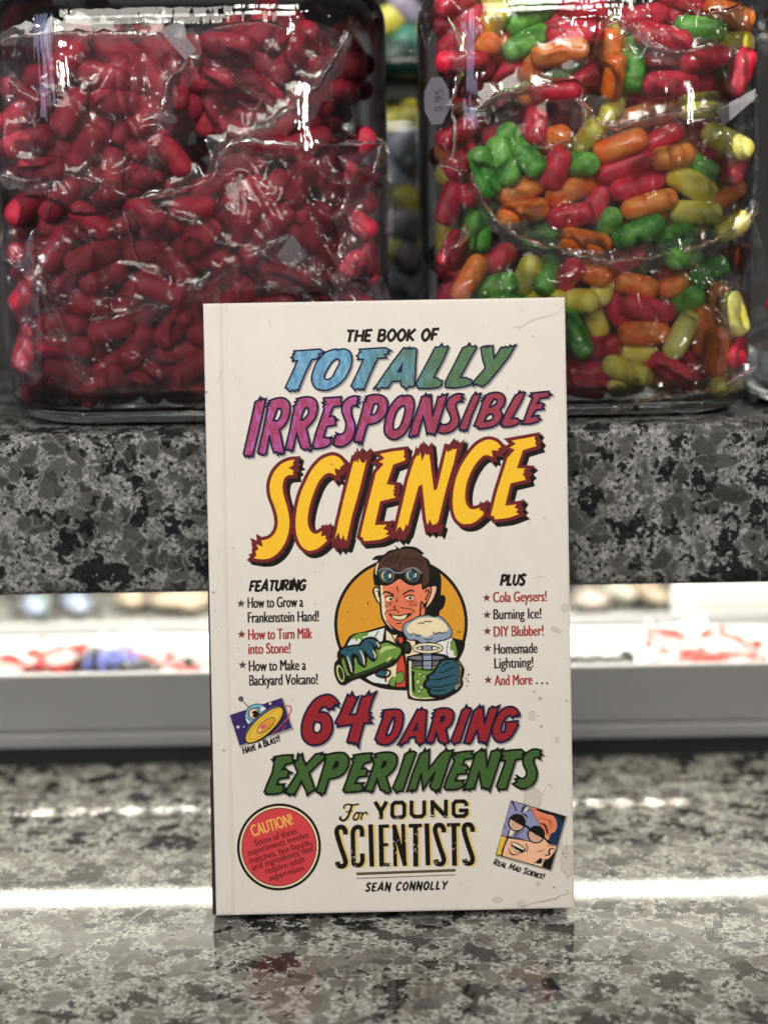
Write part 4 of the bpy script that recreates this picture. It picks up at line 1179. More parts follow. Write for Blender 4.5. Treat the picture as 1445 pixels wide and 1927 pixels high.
# candies measured in the jars: bag, colour, layer, x y z (tenths of mm), turn, tilt, length
CANDY = """
Er0,314,835,3188,20,-2,205 Er0,317,733,3031,0,-5,205 Er0,312,782,3121,40,-15,205 Eo0,384,808,3093,0,-50,205 Eo0,481,861,3104,70,10,164 
Eg0,572,816,3198,25,10,205 Eg0,558,797,3101,30,14,205 Ey0,433,812,3175,60,-50,205 Er0,740,779,3132,0,4,226 Eo0,678,735,3057,10,-6,226 
Eo0,576,819,2974,80,-4,205 Eg0,695,818,3004,40,-12,205 Er0,351,821,3001,20,23,205 Eg0,587,754,3255,10,5,205 Er0,804,871,3057,70,8,205 
Er0,767,797,3221,-10,4,205 Er0,307,796,3261,30,19,205 Er0,478,832,2959,60,-5,205 Er0,317,815,2906,10,-2,205 Ey0,471,828,3262,0,3,164 
Er0,764,800,2948,30,-14,205 Er0,664,740,2923,0,-14,205 Fo0,878,810,3070,85,2,164 Fg0,958,792,3013,88,20,226 Fo0,879,745,2970,85,-23,184 
Fr0,1061,741,3103,-15,-12,226 Fg0,1200,769,3135,-5,-3,205 Fo0,1313,840,3159,-35,2,205 Fy0,1310,801,3080,2,-30,205 Fo0,1306,760,3189,-20,6,205 
Fr0,1100,807,3043,0,-1,205 Fr0,1217,741,3025,10,15,205 Fr0,1092,744,2939,0,12,226 Fr0,1244,855,2935,0,17,205 Fg0,1333,804,2949,-60,-13,205 
Fy0,888,814,2864,60,50,205 Fo0,1024,801,2833,12,-3,236 Fy0,1214,758,2861,5,15,205 Fr0,1341,728,2969,70,2,205 Fr0,1303,733,3286,0,-3,205 
Fr0,999,813,3187,10,11,205 Fr0,1142,809,3251,-20,2,205 Gg0,398,727,2629,-70,0,205 Gg0,469,745,2667,-68,-14,205 Gg0,520,820,2721,-60,10,205 
Gg0,562,736,2676,-50,-13,164 Gr0,593,771,2804,80,50,205 Go0,646,790,2742,20,-50,205 Gy0,789,783,2749,60,-50,205 Gr0,665,734,2637,70,-2,164 
Gg0,747,771,2652,0,-50,205 Go0,906,745,2718,20,-7,215 Gr0,1076,822,2746,30,-3,184 Go0,1104,740,2675,8,13,174 Gr0,924,777,2641,20,1,236 
Gr0,974,767,2570,15,14,226 Gg0,1237,813,2625,-30,-4,205 Gy0,1306,742,2727,-28,-11,215 Gy0,1181,776,2573,-28,-7,215 Go0,1307,838,2523,30,10,215 
Go0,538,782,2564,20,11,205 Go0,726,784,2559,25,15,215 Go0,546,756,2480,10,9,205 Gr0,829,812,2508,60,4,184 Go0,1017,737,2500,15,1,226 
Gy0,1196,765,2466,-3,-14,205 Gr0,1342,778,2636,60,50,205 Go0,553,840,2465,0,2,205 Gg0,623,803,2390,5,-14,164 Go0,777,740,2366,-12,10,215 
Gg0,866,800,2415,70,-50,205 Go0,1003,814,2451,15,-5,205 Gg0,979,738,2398,22,-1,215 Gg0,1116,778,2373,20,2,164 Gy0,1204,839,2420,-12,-9,215 
Gy0,1328,757,2411,30,8,164 Gr0,720,739,2463,10,-1,184 Ho0,341,738,2234,60,2,205 Hr0,437,827,2294,30,9,205 Hg0,432,783,2200,15,-16,205 
Hy0,560,771,2242,75,-50,205 Hg0,636,771,2241,70,50,205 Hg0,477,771,2129,0,50,205 Hy0,631,791,2142,0,-50,205 Hr0,713,771,2235,60,-50,205 
Ho0,803,777,2253,-20,-50,205 Hy0,751,771,2141,0,-50,205 Hy0,854,809,2196,70,50,205 Ho0,980,794,2195,-15,-12,184 Ho0,1168,818,2204,22,6,226 
Hg0,1154,771,2297,0,50,205 Hg0,1247,740,2245,35,0,164 Hg0,1168,786,2124,50,-50,205 Hr0,920,824,2090,-55,2,184 Hr0,1022,761,2107,-12,8,226 
Ho0,1306,805,2110,-78,4,205 Ho0,1238,797,2017,-85,1,215 Ho0,1352,889,1948,-80,-5,195 Ho0,1279,729,1940,85,3,205 Hy0,1346,729,2085,-72,2,184 
Hg0,739,745,2019,-65,-17,215 Hy0,821,838,2083,-68,6,215 Ho0,1009,768,2014,0,15,215 Hy0,1146,740,2006,62,6,205 Hy0,986,812,1937,-8,17,184 
Hy0,942,733,1872,-22,7,215 Hr0,844,791,1959,20,-50,205 Hr0,1179,863,1959,-60,-9,205 Hr0,1116,745,1870,-30,-12,205 Ho0,1084,809,1829,-20,-3,205 
Ho0,1263,859,1809,0,5,215 Hy0,949,812,1809,0,50,205 Hy0,1323,771,1809,0,50,205 Hr0,1354,771,1954,80,50,205 Hr0,695,789,1904,40,7,205 
Hr0,809,805,1858,10,-6,205 Hr0,766,733,1819,-10,5,205 Hr0,1258,796,1868,20,-5,205 Hr0,1174,930,1809,0,0,205 Hr0,856,879,1809,0,13,205 
Hr0,930,781,2296,30,-14,184 Lo0,294,876,2721,20,-15,164 Lr0,321,798,2667,40,7,164 Ly0,317,873,2626,0,-10,205 Lr0,275,817,2517,70,3,184 
Lg0,356,879,2469,80,-1,184 Lr0,301,802,2779,30,-1,184 Ly0,264,886,2409,85,5,195 Lr0,301,880,2286,30,5,184 Lg0,384,801,2418,85,0,184 
Lr0,278,790,2342,60,12,164 Lr0,283,817,2207,60,-10,184 Lr0,317,815,2094,10,-2,205 Lr0,380,801,2556,20,50,205 AR0,-857,739,2618,-22,10,190 
AR0,-1073,850,2941,-1,-9,222 AR0,-1333,732,2861,33,-7,181 AR0,-1148,733,3047,50,6,225 AR0,-973,745,2907,-6,3,187 AR0,-1141,872,2793,46,3,206 
AR0,-947,829,3010,114,0,182 AR0,-935,816,2567,18,0,214 AR0,-1274,856,2838,11,11,216 AR0,-858,769,2850,36,0,182 AR0,-1333,902,2661,97,5,224 
AR0,-1118,817,2616,35,-2,224 AR0,-864,816,2742,11,-5,186 AR0,-830,823,2987,-53,0,220 AR0,-1100,875,2541,41,-8,212 AR0,-1309,730,2769,17,-4,218 
AR0,-1010,750,3001,-11,-4,208 AR0,-1193,743,2555,42,-16,217 AR0,-999,749,2643,87,11,210 AR0,-1091,739,2738,53,-12,210 AR0,-1048,812,2803,80,0,217 
AR0,-750,831,2861,33,-4,205 AR0,-743,754,2973,89,-1,208 AR0,-1237,798,2747,-14,-12,189 AR0,-1316,796,2936,-29,8,215 AR0,-1216,803,3010,3,14,210 
AR0,-952,861,2673,-30,10,194 AR0,-1311,817,2656,11,0,210 AR0,-772,728,2716,-53,-2,207 AR0,-1147,751,2874,62,17,198 AR0,-1255,730,2667,-1,-4,193 
AR0,-929,841,2842,51,4,219 AR0,-1321,777,2548,43,-5,222 BR0,-458,918,2863,16,-2,219 BR0,-639,878,2869,72,-3,193 BR0,-541,942,2949,8,-11,193 
BR0,-276,792,3108,60,-17,182 BR0,-428,899,3194,68,12,204 BR0,-334,882,3039,41,9,202 BR0,-661,893,3046,0,-6,194 BR0,-438,846,2949,-36,-8,210 
BR0,-222,797,2969,86,-23,191 BR0,-534,855,2788,-34,-5,180 BR0,-492,903,3073,-30,12,220 BR0,-207,892,3016,18,-1,174 BR0,-330,862,2862,51,6,212 
BR0,-632,827,2988,0,1,217 BR0,-551,806,3112,-5,-8,216 CR0,-403,772,2568,54,8,191 CR0,-199,838,2671,80,11,212 CR0,-621,771,2599,20,-9,182 
CR0,-237,811,2469,-16,7,198 CR0,-410,755,2438,43,-9,222 CR0,-82,801,2726,44,-18,185 CR0,-144,729,2270,31,-3,224 CR0,-269,907,2178,67,8,187 
CR0,-505,827,2672,11,1,176 CR0,-53,801,2301,94,7,193 CR0,-514,813,2570,28,5,191 CR0,-89,837,2509,18,-30,185 CR0,-90,841,2601,25,18,184 
CR0,-240,732,2435,67,-6,209 CR0,-94,758,2456,-34,0,196 CR0,-257,765,2748,17,9,191 CR0,-312,839,2596,65,1,201 CR0,-289,742,2609,67,-12,210 
CR0,-146,746,2603,58,3,184 CR0,-299,818,2393,-37,2,209 CR0,-537,823,2464,4,-4,215 CR0,-124,890,2345,-36,-12,177 CR0,-405,800,2743,-11,22,175 
CR0,-186,758,2344,41,0,215 DR0,-923,743,1864,31,-16,209 DR0,-463,847,2362,29,-2,203 DR0,-1111,786,2160,-19,-11,182 DR0,-579,735,1869,-89,8,209 
DR0,-424,758,1825,21,-17,181 DR0,-1077,733,1852,38,-6,217 DR0,-1106,836,2031,78,9,204 DR0,-994,800,2461,15,-12,201 DR0,-720,822,2408,54,-8,210 
DR0,-563,815,2103,37,-2,212 DR0,-844,828,1857,48,17,225 DR0,-1084,736,2343,20,8,225 DR0,-96,786,1958,-3,-19,188 DR0,-1343,821,1945,123,8,192 
DR0,-543,734,2179,49,-5,220 DR0,-631,733,2034,-9,-6,223 DR0,-102,775,2157,-32,-1,213 DR0,-1218,810,1825,-21,-3,177 DR0,-644,830,1849,108,10,175 
DR0,-355,736,2251,-7,9,223 DR0,-255,737,1904,14,10,217 DR0,-1208,788,2242,47,5,191 DR0,-894,818,2351,8,12,200 DR0,-417,732,2143,16,-6,212 
DR0,-50,847,1862,88,1,194 DR0,-517,730,2445,61,-4,179 DR0,-1208,738,2002,-4,10,219 DR0,-909,844,1941,72,-6,222 DR0,-900,865,2252,26,-21,203 
DR0,-960,792,2179,53,4,175 DR0,-507,841,1838,37,1,185 DR0,-1305,793,2363,7,12,224 DR0,-938,756,1996,55,7,194 DR0,-700,736,2515,1,-8,183 
DR0,-1216,728,2370,57,-2,189 DR0,-1335,857,2474,52,-3,188 DR0,-1351,891,2059,-72,17,220 DR0,-1047,822,1921,33,7,221 DR0,-774,758,2300,-48,0,175 
DR0,-1192,825,2446,-9,7,220 DR0,-1028,740,2065,14,-1,185 DR0,-763,797,1974,7,0,216 DR0,-333,864,2051,-34,-22,209 DR0,-347,874,1916,32,0,196 
DR0,-1210,754,1907,-21,2,189 DR0,-188,816,2258,25,0,212 DR0,-895,830,2137,55,11,185 DR0,-730,760,1811,2,-13,224 DR0,-749,814,2143,109,-5,205 
DR0,-793,741,2066,47,-4,182 DR0,-630,846,2180,12,-11,198 DR0,-826,800,2444,11,-12,183 DR0,-265,756,2118,61,-7,189 DR0,-545,757,2293,36,-28,224 
DR0,-155,893,1922,23,14,212 DR0,-484,784,1932,37,-2,178 DR0,-1030,839,1812,5,2,175 DR0,-653,748,2409,40,-3,196 DR0,-1338,748,2213,51,0,193 
DR0,-238,734,1995,9,-4,210 DR0,-1209,745,2093,3,5,195 DR0,-179,862,1815,8,-2,175 DR0,-1354,749,2002,73,14,203 DR0,-638,822,2328,7,4,181 
DR0,-97,749,1839,32,14,206 DR0,-318,856,2300,-5,14,220 DR0,-278,793,1839,-31,-14,208 DR0,-415,822,2037,-62,7,215 DR0,-127,842,2088,-114,-14,197 
DR0,-1052,769,2264,28,8,197 DR0,-1020,864,2352,50,-4,214 DR0,-549,816,1993,38,11,203 DR0,-712,731,1917,30,1,206 DR0,-1318,828,2287,0,0,194 
DR0,-1262,828,2120,26,4,181 DR0,-1080,731,2475,-37,-6,192 DR0,-105,730,2071,-15,-4,204 DR0,-824,727,2208,-21,-1,218 DR0,-445,821,2225,105,14,191 
DR0,-882,732,2508,-41,-7,189 DR0,-344,823,2176,66,-5,182 DR0,-203,850,2144,54,5,181 DR0,-1321,885,1844,30,5,204 
"""
BAGS = {
    'A': [(-0.1403, 0.3136), (-0.1261, 0.3162), (-0.1047, 0.3158), (-0.0794, 0.3135), (-0.0700, 0.3058), (-0.0713, 0.2982), (-0.0692, 0.2772), (-0.0800, 0.2560), (-0.1013, 0.2466), (-0.1220, 0.2508), (-0.1437, 0.2610)],
    'B': [(-0.0685, 0.3190), (-0.0440, 0.3214), (-0.0208, 0.3182), (-0.0092, 0.3123), (-0.0134, 0.3011), (-0.0374, 0.2814), (-0.0535, 0.2740), (-0.0649, 0.2857)],
    'C': [(-0.0603, 0.2761), (-0.0297, 0.2746), (0.0027, 0.2750), (0.0018, 0.2230), (-0.0233, 0.2145), (-0.0494, 0.2179), (-0.0663, 0.2499), (-0.0629, 0.2616)],
    'D': [(-0.1429, 0.2512), (-0.1293, 0.2451), (-0.1061, 0.2506), (-0.0759, 0.2579), (-0.0583, 0.2498), (-0.0307, 0.2395), (0.0018, 0.2230), (0.0010, 0.1755), (-0.0162, 0.1717), (-0.1263, 0.1746), (-0.1401, 0.1831), (-0.1459, 0.2035)],
    'E': [(0.0206, 0.3278), (0.0834, 0.3267), (0.0847, 0.2918), (0.0631, 0.2932), (0.0454, 0.2887), (0.0277, 0.2871), (0.0204, 0.3062)],
    'F': [(0.0820, 0.3268), (0.1404, 0.3258), (0.1414, 0.2890), (0.1065, 0.2809), (0.0868, 0.2784), (0.0807, 0.3014)],
    'G': [(0.0257, 0.2880), (0.0454, 0.2906), (0.0651, 0.2941), (0.0819, 0.2804), (0.1065, 0.2829), (0.1398, 0.2909), (0.1425, 0.2503), (0.1233, 0.2349), (0.0873, 0.2291), (0.0552, 0.2370), (0.0433, 0.2480), (0.0354, 0.2638)],
    'H': [(0.0312, 0.2325), (0.0492, 0.2371), (0.0873, 0.2291), (0.1233, 0.2345), (0.1426, 0.2464), (0.1447, 0.1720), (0.0202, 0.1731), (0.0200, 0.2167)],
    'L': [(0.0206, 0.2881), (0.0277, 0.2871), (0.0354, 0.2638), (0.0433, 0.2441), (0.0332, 0.2285), (0.0198, 0.2167)],
}
FOLDS = {
    'A': [[(-0.1376, 0.3121), (-0.1316, 0.3146), (-0.1053, 0.3153), (-0.0791, 0.3141), (-0.0696, 0.3085), (-0.0709, 0.3019), (-0.0759, 0.2982), (-0.0806, 0.2811), (-0.0854, 0.2620)], [(-0.1003, 0.2603), (-0.1169, 0.2644), (-0.1289, 0.2627), (-0.1406, 0.2648)], [(-0.1270, 0.2431), (-0.1234, 0.2548), (-0.1284, 0.2704), (-0.1251, 0.2933)]],
    'B': [[(-0.0101, 0.3141), (-0.0152, 0.3048), (-0.0232, 0.2945), (-0.0373, 0.2833), (-0.0513, 0.2764), (-0.0574, 0.2711), (-0.0627, 0.2616), (-0.0756, 0.2585), (-0.0917, 0.2549), (-0.1003, 0.2599)], [(-0.0115, 0.3130), (-0.0182, 0.3001), (-0.0293, 0.2889), (-0.0453, 0.2790)], [(-0.0508, 0.2902), (-0.0470, 0.2873), (-0.0430, 0.2901), (-0.0409, 0.2929)], [(-0.0635, 0.3150), (-0.0440, 0.3184), (-0.0286, 0.3144)]],
    'C': [[(-0.0562, 0.2754), (-0.0297, 0.2742), (0.0023, 0.2744)], [(-0.0125, 0.2490), (-0.0083, 0.2411)], [(0.0019, 0.2740), (-0.0023, 0.2625)]],
    'D': [[(-0.0336, 0.2406), (-0.0467, 0.2339), (-0.0631, 0.2243), (-0.0793, 0.2186), (-0.0946, 0.2128), (-0.1099, 0.2101)], [(-0.1289, 0.2451), (-0.1306, 0.2333), (-0.1282, 0.2234), (-0.1239, 0.2113), (-0.1149, 0.1910), (-0.1071, 0.1858)], [(-0.1280, 0.2274), (-0.1217, 0.2133), (-0.1141, 0.1869)], [(-0.1098, 0.2111), (-0.1034, 0.2190), (-0.0914, 0.2178)], [(-0.0327, 0.2376), (-0.0340, 0.2258)], [(-0.0957, 0.2524), (-0.0932, 0.2426), (-0.0908, 0.2307)]],
    'E': [[(0.0259, 0.3191), (0.0317, 0.3059), (0.0276, 0.2889)], [(0.0861, 0.3237), (0.0910, 0.3161), (0.0891, 0.3087)]],
    'F': [[(0.1132, 0.3232), (0.1211, 0.3185), (0.1346, 0.3210)], [(0.0959, 0.3161), (0.0989, 0.3085), (0.1136, 0.3055), (0.1252, 0.3081)], [(0.0819, 0.3126), (0.0900, 0.3162), (0.0931, 0.3030)]],
    'G': [[(0.0256, 0.2880), (0.0374, 0.2859), (0.0433, 0.2905), (0.0492, 0.2927), (0.0648, 0.2940), (0.0747, 0.2881), (0.0816, 0.2803), (0.0885, 0.2793), (0.1061, 0.2828), (0.1218, 0.2845), (0.1404, 0.2889)], [(0.0353, 0.2628), (0.0382, 0.2540), (0.0451, 0.2441), (0.0551, 0.2377), (0.0690, 0.2339), (0.0790, 0.2308), (0.0871, 0.2292), (0.1070, 0.2313), (0.1229, 0.2350), (0.1367, 0.2426), (0.1414, 0.2503)], [(0.0276, 0.2879), (0.0287, 0.2755), (0.0278, 0.2678)], [(0.0746, 0.2938), (0.0767, 0.2804), (0.0728, 0.2709)], [(0.0570, 0.2769), (0.0590, 0.2721), (0.0649, 0.2726), (0.0708, 0.2748)]],
    'H': [[(0.0876, 0.1732), (0.1079, 0.1770), (0.1262, 0.1797), (0.1432, 0.1886)], [(0.1170, 0.2311), (0.1232, 0.2231), (0.1333, 0.2189)], [(0.0691, 0.2319), (0.0770, 0.2338), (0.0881, 0.2257)]],
    'L': [[(0.0332, 0.2443), (0.0312, 0.2385), (0.0271, 0.2346)], [(0.0204, 0.2621), (0.0254, 0.2659), (0.0333, 0.2619)]],
}
ALM = [ (0.0145, 0.2901, 'y'), (0.0093, 0.2774, 'b'), (0.0063, 0.2879, 'y'), (0.0149, 0.2494, 'y'), (0.0098, 0.2413, 'b'), (0.0056, 0.2282, 'y'), (0.0146, 0.2233, 'l'), (0.0078, 0.2127, 'b'), (0.0194, 0.2069, 'b'), (0.0172, 0.2670, 'k'), (0.0066, 0.2623, 'b'), (0.0180, 0.2350, 'k') ]
ALM2 = [ (0.0077, 0.3344, 'y'), (0.0145, 0.3267, 't'), (0.0147, 0.3385, 'l'), (0.0159, 0.3205, 'k'), (0.0092, 0.3190, 'k'), (0.0205, 0.3318, 't') ]
TRAY = [ (-0.193, 0.268, 'r'), (-0.186, 0.272, 'r'), (-0.177, 0.285, 'r'), (-0.171, 0.275, 'r'), (-0.163, 0.289, 'w'), (-0.151, 0.274, 'k'), (-0.142, 0.270, 'u'), (-0.139, 0.297, 'c'), (-0.118, 0.292, 'c'), (-0.124, 0.274, 'r'), (-0.122, 0.250, 'k'), (-0.112, 0.244, 'k'), (-0.107, 0.240, 'r'), (-0.105, 0.272, 'w'), (0.096, 0.245, 'k'), (0.102, 0.241, 'k'), (0.113, 0.242, 'k'), (0.152, 0.295, 'r'), (0.162, 0.301, 'w'), (0.169, 0.288, 'r'), (0.182, 0.278, 'r'), (0.154, 0.252, 'r'), (0.162, 0.245, 'r'), (0.172, 0.247, 'r'), (0.131, 0.237, 'r'), (0.139, 0.242, 'r'), (0.161, 0.269, 'w'), (0.170, 0.263, 'w'), (0.145, 0.233, 'r'), (0.177, 0.240, 'r') ]
BOXES = [ (-0.219, 0.009, 'u'), (-0.209, 0.003, 'g'), (-0.190, 0.011, 'b'), (-0.157, 0.012, 'o'), (-0.129, 0.025, 'o'), (-0.114, 0.012, 'o'), (0.128, 0.015, 'p'), (0.145, 0.007, 'c'), (0.162, 0.012, 'o'), (0.188, 0.007, 'y') ]

# ---------------------------------------------------------------- jar glass, film, sugar shells
from mathutils import noise as mnoise


def clear_sheet(name, tint, rough, ior=1.45, haze=0.0, ripple=None, hazecol=(0.8, 0.8, 0.82, 1), gain=1.0, patchy=0.0):
    """a thin clear sheet: what is behind shows through, the surface mirrors lamps by its Fresnel share"""
    m = bpy.data.materials.new(name)
    m.use_nodes = True
    nt = m.node_tree
    nt.nodes.clear()
    g = NT(nt)
    nrm = ripple(g) if ripple else None
    fr = g.add("ShaderNodeFresnel", {"IOR": ior})
    tr = g.add("ShaderNodeBsdfTransparent", {"Color": tint})
    gl = g.add("ShaderNodeBsdfGlossy", {"Roughness": rough, "Color": (1, 1, 1, 1)})
    if nrm is not None:
        g.l.new(nrm, gl.inputs["Normal"])
    base = tr.outputs[0]
    if haze:
        df = g.add("ShaderNodeBsdfDiffuse", {"Color": hazecol})
        hz = haze
        if patchy:        # crinkled film scatters more where it is creased
            tcp = g.add("ShaderNodeTexCoord").outputs["Object"]
            pn = g.add("ShaderNodeTexNoise", {"Vector": tcp, "Scale": 55.0, "Detail": 5.0, "Roughness": 0.62, "Distortion": 2.2})
            hz = g.math('ADD', haze, g.math('MULTIPLY', g.ramp(pn.outputs["Fac"], 0.50, 0.74), patchy))
        mx0 = g.add("ShaderNodeMixShader", {0: hz, 1: base, 2: df.outputs[0]})
        base = mx0.outputs[0]
    f = fr.outputs[0] if gain == 1.0 else g.math('MULTIPLY', fr.outputs[0], gain, True)
    mx = g.add("ShaderNodeMixShader", {0: f, 1: base, 2: gl.outputs[0]})
    out = g.add("ShaderNodeOutputMaterial", {0: mx.outputs[0]})
    return m


def glass_ripple(g):
    tc = g.add("ShaderNodeTexCoord").outputs["Object"]
    mp = g.add("ShaderNodeMapping", {"Vector": tc, "Scale": (1.0, 1.0, 0.10)}).outputs[0]
    a = g.add("ShaderNodeTexNoise", {"Vector": mp, "Scale": 120.0, "Detail": 3.0, "Roughness": 0.6})
    c = g.add("ShaderNodeTexNoise", {"Vector": tc, "Scale": 45.0, "Detail": 2.0})
    h = g.math('ADD', g.math('MULTIPLY', a.outputs["Fac"], 0.6), c.outputs["Fac"])
    return g.add("ShaderNodeBump", {"Strength": 0.55, "Distance": 0.0016, "Height": h}).outputs[0]


def film_ripple(g):
    tc = g.add("ShaderNodeTexCoord").outputs["Object"]
    w = g.add("ShaderNodeTexNoise", {"Vector": tc, "Scale": 70.0, "Detail": 3.0})
    wv = g.add("ShaderNodeVectorMath", {0: w.outputs["Color"], "Scale": 0.02}, operation='SCALE')
    p = g.add("ShaderNodeVectorMath", {0: tc, 1: wv.outputs[0]}, operation='ADD').outputs[0]
    v = g.add("ShaderNodeTexVoronoi", {"Vector": p, "Scale": 48.0}, feature='DISTANCE_TO_EDGE')
    v2 = g.add("ShaderNodeTexNoise", {"Vector": p, "Scale": 95.0, "Detail": 2.0})
    h = g.math('ADD', g.math('MULTIPLY', g.ramp(v.outputs[0], 0.0, 0.28), 0.8), g.math('MULTIPLY', v2.outputs["Fac"], 0.7))
    return g.add("ShaderNodeBump", {"Strength": 0.8, "Distance": 0.0030, "Height": h}).outputs[0]


M_glass = clear_sheet("jar_glass", (0.99, 0.994, 0.99, 1), 0.03, 1.5, ripple=glass_ripple)
M_film = clear_sheet("cellophane", (0.995, 0.995, 0.995, 1), 0.10, 1.45, haze=0.014, gain=0.9, patchy=0.07)
M_film_red = clear_sheet("hazy_cellophane", (0.99, 0.985, 0.99, 1), 0.13, 1.45, haze=0.040, gain=1.0, patchy=0.09, hazecol=(0.70, 0.56, 0.64, 1))
M_sheet = clear_sheet("loose_cellophane", (0.98, 0.98, 0.98, 1), 0.10, 1.5, haze=0.045, gain=1.3, patchy=0.12)
M_fold = clear_sheet("folded_cellophane", (0.95, 0.95, 0.95, 1), 0.14, 1.7, haze=0.13, ripple=film_ripple)
M_tab = clear_sheet("tape_tab", (0.85, 0.85, 0.87, 1), 0.3, 1.5, haze=0.26, hazecol=(0.62, 0.60, 0.64, 1))
m, nt, b = new_mat("solid_glass")
b.inputs["Base Color"].default_value = (0.90, 0.95, 0.93, 1)
b.inputs["Roughness"].default_value = 0.02
b.inputs["Transmission Weight"].default_value = 1.0
b.inputs["IOR"].default_value = 1.47
M_solid_glass = m


def plan(hx, hy, rc, inset, n=10):
    hx, hy, rc = hx - inset, hy - inset, max(0.004, rc - inset)
    rc = min(rc, hx, hy)
    P = []
    for cx, cy, a0 in ((hx - rc, hy - rc, 0), (-hx + rc, hy - rc, 90), (-hx + rc, -hy + rc, 180), (hx - rc, -hy + rc, 270)):
        for i in range(n + 1):
            a = R(a0 + 90 * i / n)
            P.append((cx + rc * math.cos(a), cy + rc * math.sin(a)))
    return P


def lathe_plan(name, hx, hy, rc, prof, close_first=True, close_last=False):
    verts, faces, N = [], [], None
    for inset, z in prof:
        P = plan(hx, hy, rc, inset)
        N = len(P)
        verts.extend((x, y, z) for x, y in P)
    for k in range(len(prof) - 1):
        for i in range(N):
            j = (i + 1) % N
            faces.append((k * N + i, k * N + j, (k + 1) * N + j, (k + 1) * N + i))
    if close_first:
        faces.append(tuple(reversed(range(N))))
    if close_last:
        faces.append(tuple(range((len(prof) - 1) * N, len(prof) * N)))
    return mesh_from(name, verts, faces, True)


SHELF = 0.1698


def jar_profile(h, fil=0.012, off=0.0, base=0.0):
    p = [(fil + off, base)]
    for i in range(1, 7):
        a = R(90 * i / 6)
        p.append((fil * (1 - math.sin(a)) + off, base + fil * (1 - math.cos(a))))
    p.append((off, h * 0.5))
    sh = 0.014
    for i in range(0, 7):
        a = R(90 * i / 6)
        p.append((off + sh * (1 - math.cos(a)), h - sh - off * .6 + sh * math.sin(a)))
    p += [(0.022 + off, h + 0.0015 - off * .4), (0.027 + off, h + 0.006), (0.028 + off, h + 0.020), (0.026 + off * .5, h + 0.0225), (0.0275 + off, h + 0.0245)]
    return p


def make_jar(name, cx, cy, hx, hy, rc, h, label, z0=SHELF):
    t = empty(name, (cx, cy, z0 + 0.0004))
    tag(t, label, "jar", group="glass candy jars on the granite shelf")
    link("body", lathe_plan("body", hx, hy, rc, jar_profile(h)), t, [M_glass])
    link("inner_wall", lathe_plan("inner_wall", hx, hy, rc, jar_profile(h, 0.011, 0.0034, 0.0058)), t, [M_glass])
    link("base", lathe_plan("base", hx, hy, rc, [(0.013, 0.0004), (0.0068, 0.0012), (0.0038, 0.0028), (0.0022, 0.0048), (0.0030, 0.0054)], True, True), t, [M_solid_glass])
    return t


make_jar("glass_jar", -0.0718, 0.0622 + 0.076, 0.0755, 0.076, 0.040, 0.163, "big square glass jar packed with bags of dark red candy")
make_jar("glass_jar", 0.0804, 0.0622 + 0.070, 0.0645, 0.070, 0.034, 0.163, "big square glass jar of bagged red, orange, green and yellow candy")
make_jar("glass_jar", 0.1455 + 0.0655, 0.0640 + 0.070, 0.0640, 0.070, 0.034, 0.156, "glass jar cut off by the picture edge, orange candy inside")
make_jar("glass_jar", 0.0122, 0.215 + 0.050, 0.050, 0.050, 0.030, 0.125, "shadowy glass jar of pastel sugared almonds behind the other jars")


# ---- sugar-shelled capsules
def candy_mat(name, c, c2, rough=0.38, sss=0.0, rad=0.0045):
    m, nt, b = new_mat(name)
    g = NT(nt)
    tc = g.add("ShaderNodeTexCoord").outputs["Object"]
    inf = g.add("ShaderNodeObjectInfo").outputs["Random"]
    off = g.add("ShaderNodeVectorMath", {0: tc, 1: (0, 0, 0)}, operation='ADD')
    cb = g.add("ShaderNodeCombineXYZ", {0: inf, 1: inf, 2: inf})
    g.l.new(cb.outputs[0], off.inputs[1])
    nz_ = g.add("ShaderNodeTexNoise", {"Vector": off.outputs[0], "Scale": 190.0, "Detail": 4.0, "Roughness": 0.6})
    fz = g.add("ShaderNodeTexNoise", {"Vector": off.outputs[0], "Scale": 1500.0, "Detail": 2.0})
    f = g.math('ADD', g.ramp(nz_.outputs["Fac"], 0.30, 0.72), g.math('MULTIPLY', g.math('SUBTRACT', inf, 0.5), 0.5), True)
    col = g.mix(f, c, c2)
    g.l.new(col, b.inputs["Base Color"])
    b.inputs["Roughness"].default_value = rough
    b.inputs["Specular IOR Level"].default_value = 0.35
    b.inputs["Subsurface Weight"].default_value = sss
    b.inputs["Subsurface Radius"].default_value = (rad, rad * 0.55, rad * 0.36)
    bp = g.add("ShaderNodeBump", {"Strength": 0.25, "Distance": 0.0002, "Height": g.math('ADD', nz_.outputs["Fac"], g.math('MULTIPLY', fz.outputs["Fac"], 0.25))})
    g.l.new(bp.outputs[0], b.inputs["Normal"])
    return m


CM = {'R': candy_mat("dark_red_sugar", rgb(154, 24, 48), rgb(194, 50, 76), 0.6, 0.8, 0.006),
      'r': candy_mat("red_sugar", rgb(180, 20, 50), rgb(232, 56, 82), 0.42, 0.35, 0.0028),
      'o': candy_mat("orange_sugar", rgb(250, 108, 22), rgb(255, 164, 80), 0.42, 0.35, 0.0028),
      'g': candy_mat("green_sugar", rgb(58, 146, 42), rgb(134, 204, 94), 0.42, 0.35, 0.0028),
      'y': candy_mat("yellow_sugar", rgb(228, 212, 56), rgb(250, 242, 146), 0.42, 0.35, 0.0028),
      'b': candy_mat("blue_grey_sugar", rgb(150, 158, 180), rgb(190, 196, 212), 0.3),
      'l': candy_mat("lilac_sugar", rgb(150, 140, 165), rgb(180, 172, 190), 0.3),
      't': candy_mat("teal_sugar", rgb(74, 138, 122), rgb(110, 170, 152), 0.3),
      'k': candy_mat("dark_sugar", rgb(70, 88, 82), rgb(90, 110, 104), 0.3)}
